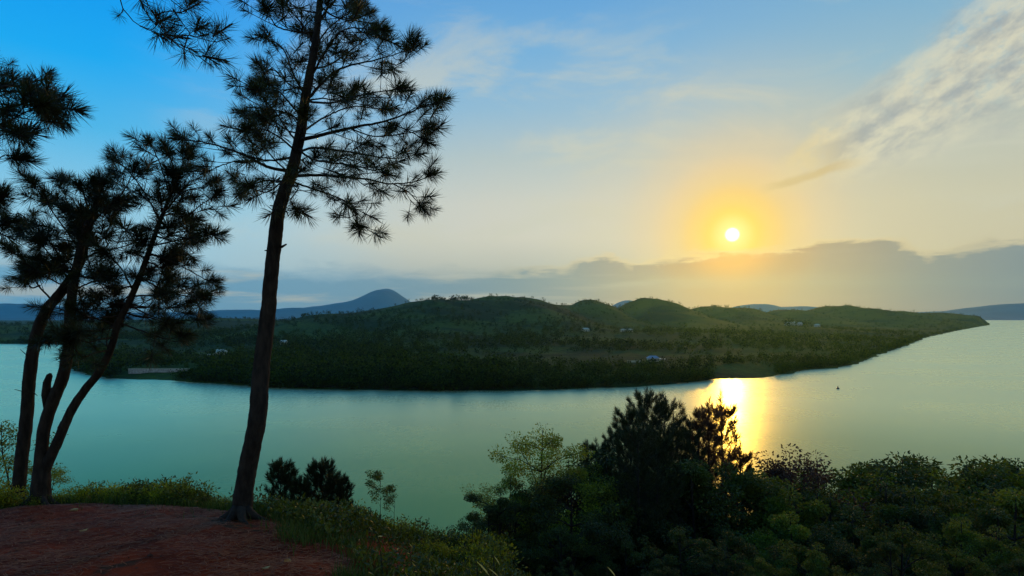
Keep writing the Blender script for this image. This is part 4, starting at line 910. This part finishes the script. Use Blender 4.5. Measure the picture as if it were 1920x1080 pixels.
# clods and pebbles
b = MB(); M_clod = noisy('clay_clods', (0.050, 0.014, 0.007), (0.12, 0.045, 0.025), 30, 0.95)
for k in range(1500):
    y = r_.uniform(3.4, 8.5); x = r_.uniform(-8, 0.6)
    if not on_clay(x, y): continue
    s0 = r_.uniform(.004, .016)*(2 if r_.rand() < .04 else 1); z = gz(x, y); p = [(x+s0*dx_*r_.uniform(.7, 1.2), y+s0*dy_*r_.uniform(.7, 1.2), z+s0*.8*dz_*r_.uniform(.6, 1.1)+s0*.2) for dx_, dy_, dz_ in ((1, 0, 0), (0, 1, 0), (-1, 0, 0), (0, -1, 0), (0, 0, 1), (0, 0, -1))]
    b.add(p, [(0, 1, 4), (1, 2, 4), (2, 3, 4), (3, 0, 4), (1, 0, 5), (2, 1, 5), (3, 2, 5), (0, 3, 5)])
tag(obj('clay_clods', b.me('clay_clods', M_clod)), 'small clods and pebbles scattered on the clay', None, None, 'stuff')
# tan fallen leaves near the rim
for i, (px, py, lb) in enumerate(((531, 1047, 'tan dead leaf lying on the clay near the dark moss patch'), (489, 1059, 'curled ochre dead leaf on the clay nearest the frame bottom'), (148, 1000, 'pale dead leaf on the clay before the forked pine'), (130, 957, 'pale twig-like dead leaf on the clay behind the others'))):
    p = gP(px, py); p.z = gz(p.x, p.y)+.012
    V, Fc = leaves(np.array([(0, 0, 0.)]), np.array([(1., .1, .12)]), .09, np.random.RandomState(i), .5, .3)
    tag(obj('fallen_leaf', mesh('fallen_leaf', V, Fc, noisy('dry_leaf', (.45, .22, .07), (.55, .32, .12), 20)), None, p, (0, 0, rnd.uniform(-.5, .5))), lb, 'leaf')
# grass growing on the rim and on the clay
M_grass = leaf_mat('grass', (0.020, 0.045, 0.006), (0.06, 0.09, 0.014), 0.3, 3.0, 0.0)
Vn = []; Fn = []; k = 0
while k < 16000:
    x = r_.uniform(-9, 3.5); e0 = float(np.interp(x, ex, ey)); y = e0+r_.normal(0.45, 0.4)
    py = 9999
    if r_.rand() < .05: px, py = (560+r_.normal(0, 25), 1000+r_.normal(0, 8)) if r_.rand() < .6 else (660+r_.normal(0, 20), 1068+r_.normal(0, 6)); p = gP(px, py); x, y = p.x, p.y
    if y < e0-.05 and r_.rand() < .85 and not (py < 2000): continue
    z = gz(x, y); H_ = r_.uniform(.04, .14)*(1+.8*max(0, mnoise.noise((x*2, y*2, 1.)))); a = r_.uniform(0, 6.28); lx, ly = math.cos(a)*H_*.6*r_.rand(), math.sin(a)*H_*.6*r_.rand(); w = .0035; a2_ = r_.uniform(0, 6.28); wx_, wy_ = math.cos(a2_)*w, math.sin(a2_)*w
    Vn += [(x-wx_, y-wy_, z-.01), (x+wx_, y+wy_, z-.01), (x+lx*.4+wx_*.7, y+ly*.4+wy_*.7, z+H_*.6), (x+lx*.4-wx_*.7, y+ly*.4-wy_*.7, z+H_*.6), (x+lx, y+ly, z+H_)]
    Fn += [(5*k, 5*k+1, 5*k+2, 5*k+3), (5*k+3, 5*k+2, 5*k+4)]; k += 1
tag(obj('rim_grass', mesh('rim_grass', Vn, Fn, M_grass)), 'short grass along the rim of the clay', None, None, 'stuff')
# undergrowth closing the ground between shrubs on the slope
N = 60000
x = np.concatenate([r_.uniform(-9, 14, N), r_.uniform(-3.2, 3.0, 45000)]); y = np.concatenate([r_.uniform(0, 17, N), r_.uniform(2.5, 9.5, 45000)]); dE = edge_d(x, y); k_ = (dE > .15) & (np.abs(x) < y*0.95+1.0); x, y = x[k_], y[k_]
pt = np.array([mnoise.noise((a*.9, b_*.9, 5.5)) for a, b_ in zip(x, y)]); k_ = pt > r_.uniform(-.55, .25, len(x)); x, y, pt = x[k_], y[k_], pt[k_]
z = np.array([gz(a, b_) for a, b_ in zip(x, y)])+r_.rand(len(x))**1.6*np.clip(.14+.45*pt, .08, .38)
V, Fc = leaves(np.stack([x, y, z], -1), r_.randn(len(x), 3)*.6+np.array([0, 0, .5]), .06, r_, .45)
tag(obj('undergrowth', mesh('undergrowth', V, Fc, M_leaf_d)), 'low leafy undergrowth covering the slope', None, None, 'stuff')
# tall weeds with thin stems, and pale arching blades catching light
def weed(seed, H):
    rr = random.Random(seed); r = np.random.RandomState(seed); b = MB(); P0 = []; Dd = []
    for s in range(3):
        a = rr.uniform(0, 6.28); e = Vector((math.cos(a)*.12, math.sin(a)*.12, H*rr.uniform(.7, 1))); b.tube([(0, 0, -.05), (e.x*.3, e.y*.3, e.z*.6), e], [.005, .004, .002], 4, cap=False)
        for k in range(9):
            t = rr.uniform(.35, 1); P0.append((e.x*t*t, e.y*t*t, e.z*t)); aa = rr.uniform(0, 6.28); Dd.append((math.cos(aa), math.sin(aa), .4))
    V, Fc = leaves(np.array(P0), np.array(Dd), .07, r, .35)
    return b.me('stems', M_twig), mesh('foliage', V, Fc, M_leaf)
WD = [weed(600+i, .6) for i in range(3)]
for px, py, lb in ((345, 878, 'tall feathery weed standing above the rim shrubs'), (790, 955, 'tall umbrella-headed weed stem above the slope shrubs'), (765, 968, 'thin weed left of the tallest weed stem'), (825, 985, 'short weed to the right of the tallest weed stem'), (665, 930, 'dark-tipped weed under the candled young pines'), (702, 945, 'bushy weed at the foot of the slim saplings'), (750, 955, 'slender weed right of the slim saplings'), (178, 892, 'sprig of weed over the low rim shrubs near the forked pine'), (185, 900, 'small weed at the near end of the rim shrubs')):
    x, y, h = at(px, py, 8.9 if px < 500 else 8.4); place(WD[rnd.randrange(3)], 'weed', lb, 'weed', x, y, max(h, .2)/.6, parts=('stems', 'foliage'))
M_blade = leaf_mat('pale_blade', (0.30, 0.32, 0.16), (0.45, 0.45, 0.26), 0.4, 3.0, 0.0, 0.3, 0.5)
for px, py, L, tilt, lb in ((893, 1052, .20, -.8, 'broad pale curved leaf shining among the dark slope shrubs'), (925, 1041, .12, -1.1, 'short pale leaf just above the broad shining one'), (915, 1065, .14, -.6, 'thin pale leaf below the broad shining one'), (1138, 1062, .14, -.9, 'thin white blade of leaf at the foot of the dark pines'), (766, 1018, .08, -.8, 'small pale leaf high in the slope shrubs'), (708, 1006, .07, .1, 'small cream leaf catching light near the clay rim')):
    p = W(px, py, 4.6 if px > 850 else 5.6); V, Fc = leaves(np.array([(0, 0, 0.)]), np.array([(.75, -.1, tilt)]), L*.6, np.random.RandomState(3), .2, .06)
    Vs2 = MB(); Vs2.add(V, [tuple(f) for f in Fc], 0); zz = gz(p.x, p.y)-p.z; Vs2.tube([V[0], (0.02, .05, zz*.5), (.03, .08, zz)], [.003, .004, .005], 4, mi=1, cap=False)
    tag(obj('pale_leaf_plant', Vs2.me('pale_leaf_plant', [M_blade, M_twig]), None, p), lb, 'plant')
for px, py, Y, lb in ((1306, 775, 23, 'glare-reddened feathery tree between the dark feathery one and the tallest glare-reddened one'),):
    top_at(T_rus[0], 6.6, 'glare_russet_tree', lb, 'tree', px, py, Y, parts=('trunk', 'needles'))
for px, py, Y, tm, lb in ((955, 868, 16, T_open, 'light leafy tree on the outer side of the taller pale-limbed one'), (1062, 834, 16.5, T_open, 'light leafy tree between the pale-limbed one and the dark pines'), (1415, 822, 23, T_open2, 'thin russet tree right where the glitter meets the canopy'), (1535, 826, 25, T_open2, 'airy russet tree with sparse arching top beyond its twin'), (1662, 826, 26, T_open3, 'short open tree close against the one poking above the canopy')):
    top_at(tm, {id(T_open): 6.0, id(T_open2): 5.0, id(T_open3): 4.7}[id(tm)], 'airy_tree' if tm is not T_open else 'light_leafy_tree', lb, 'tree', px, py, Y)
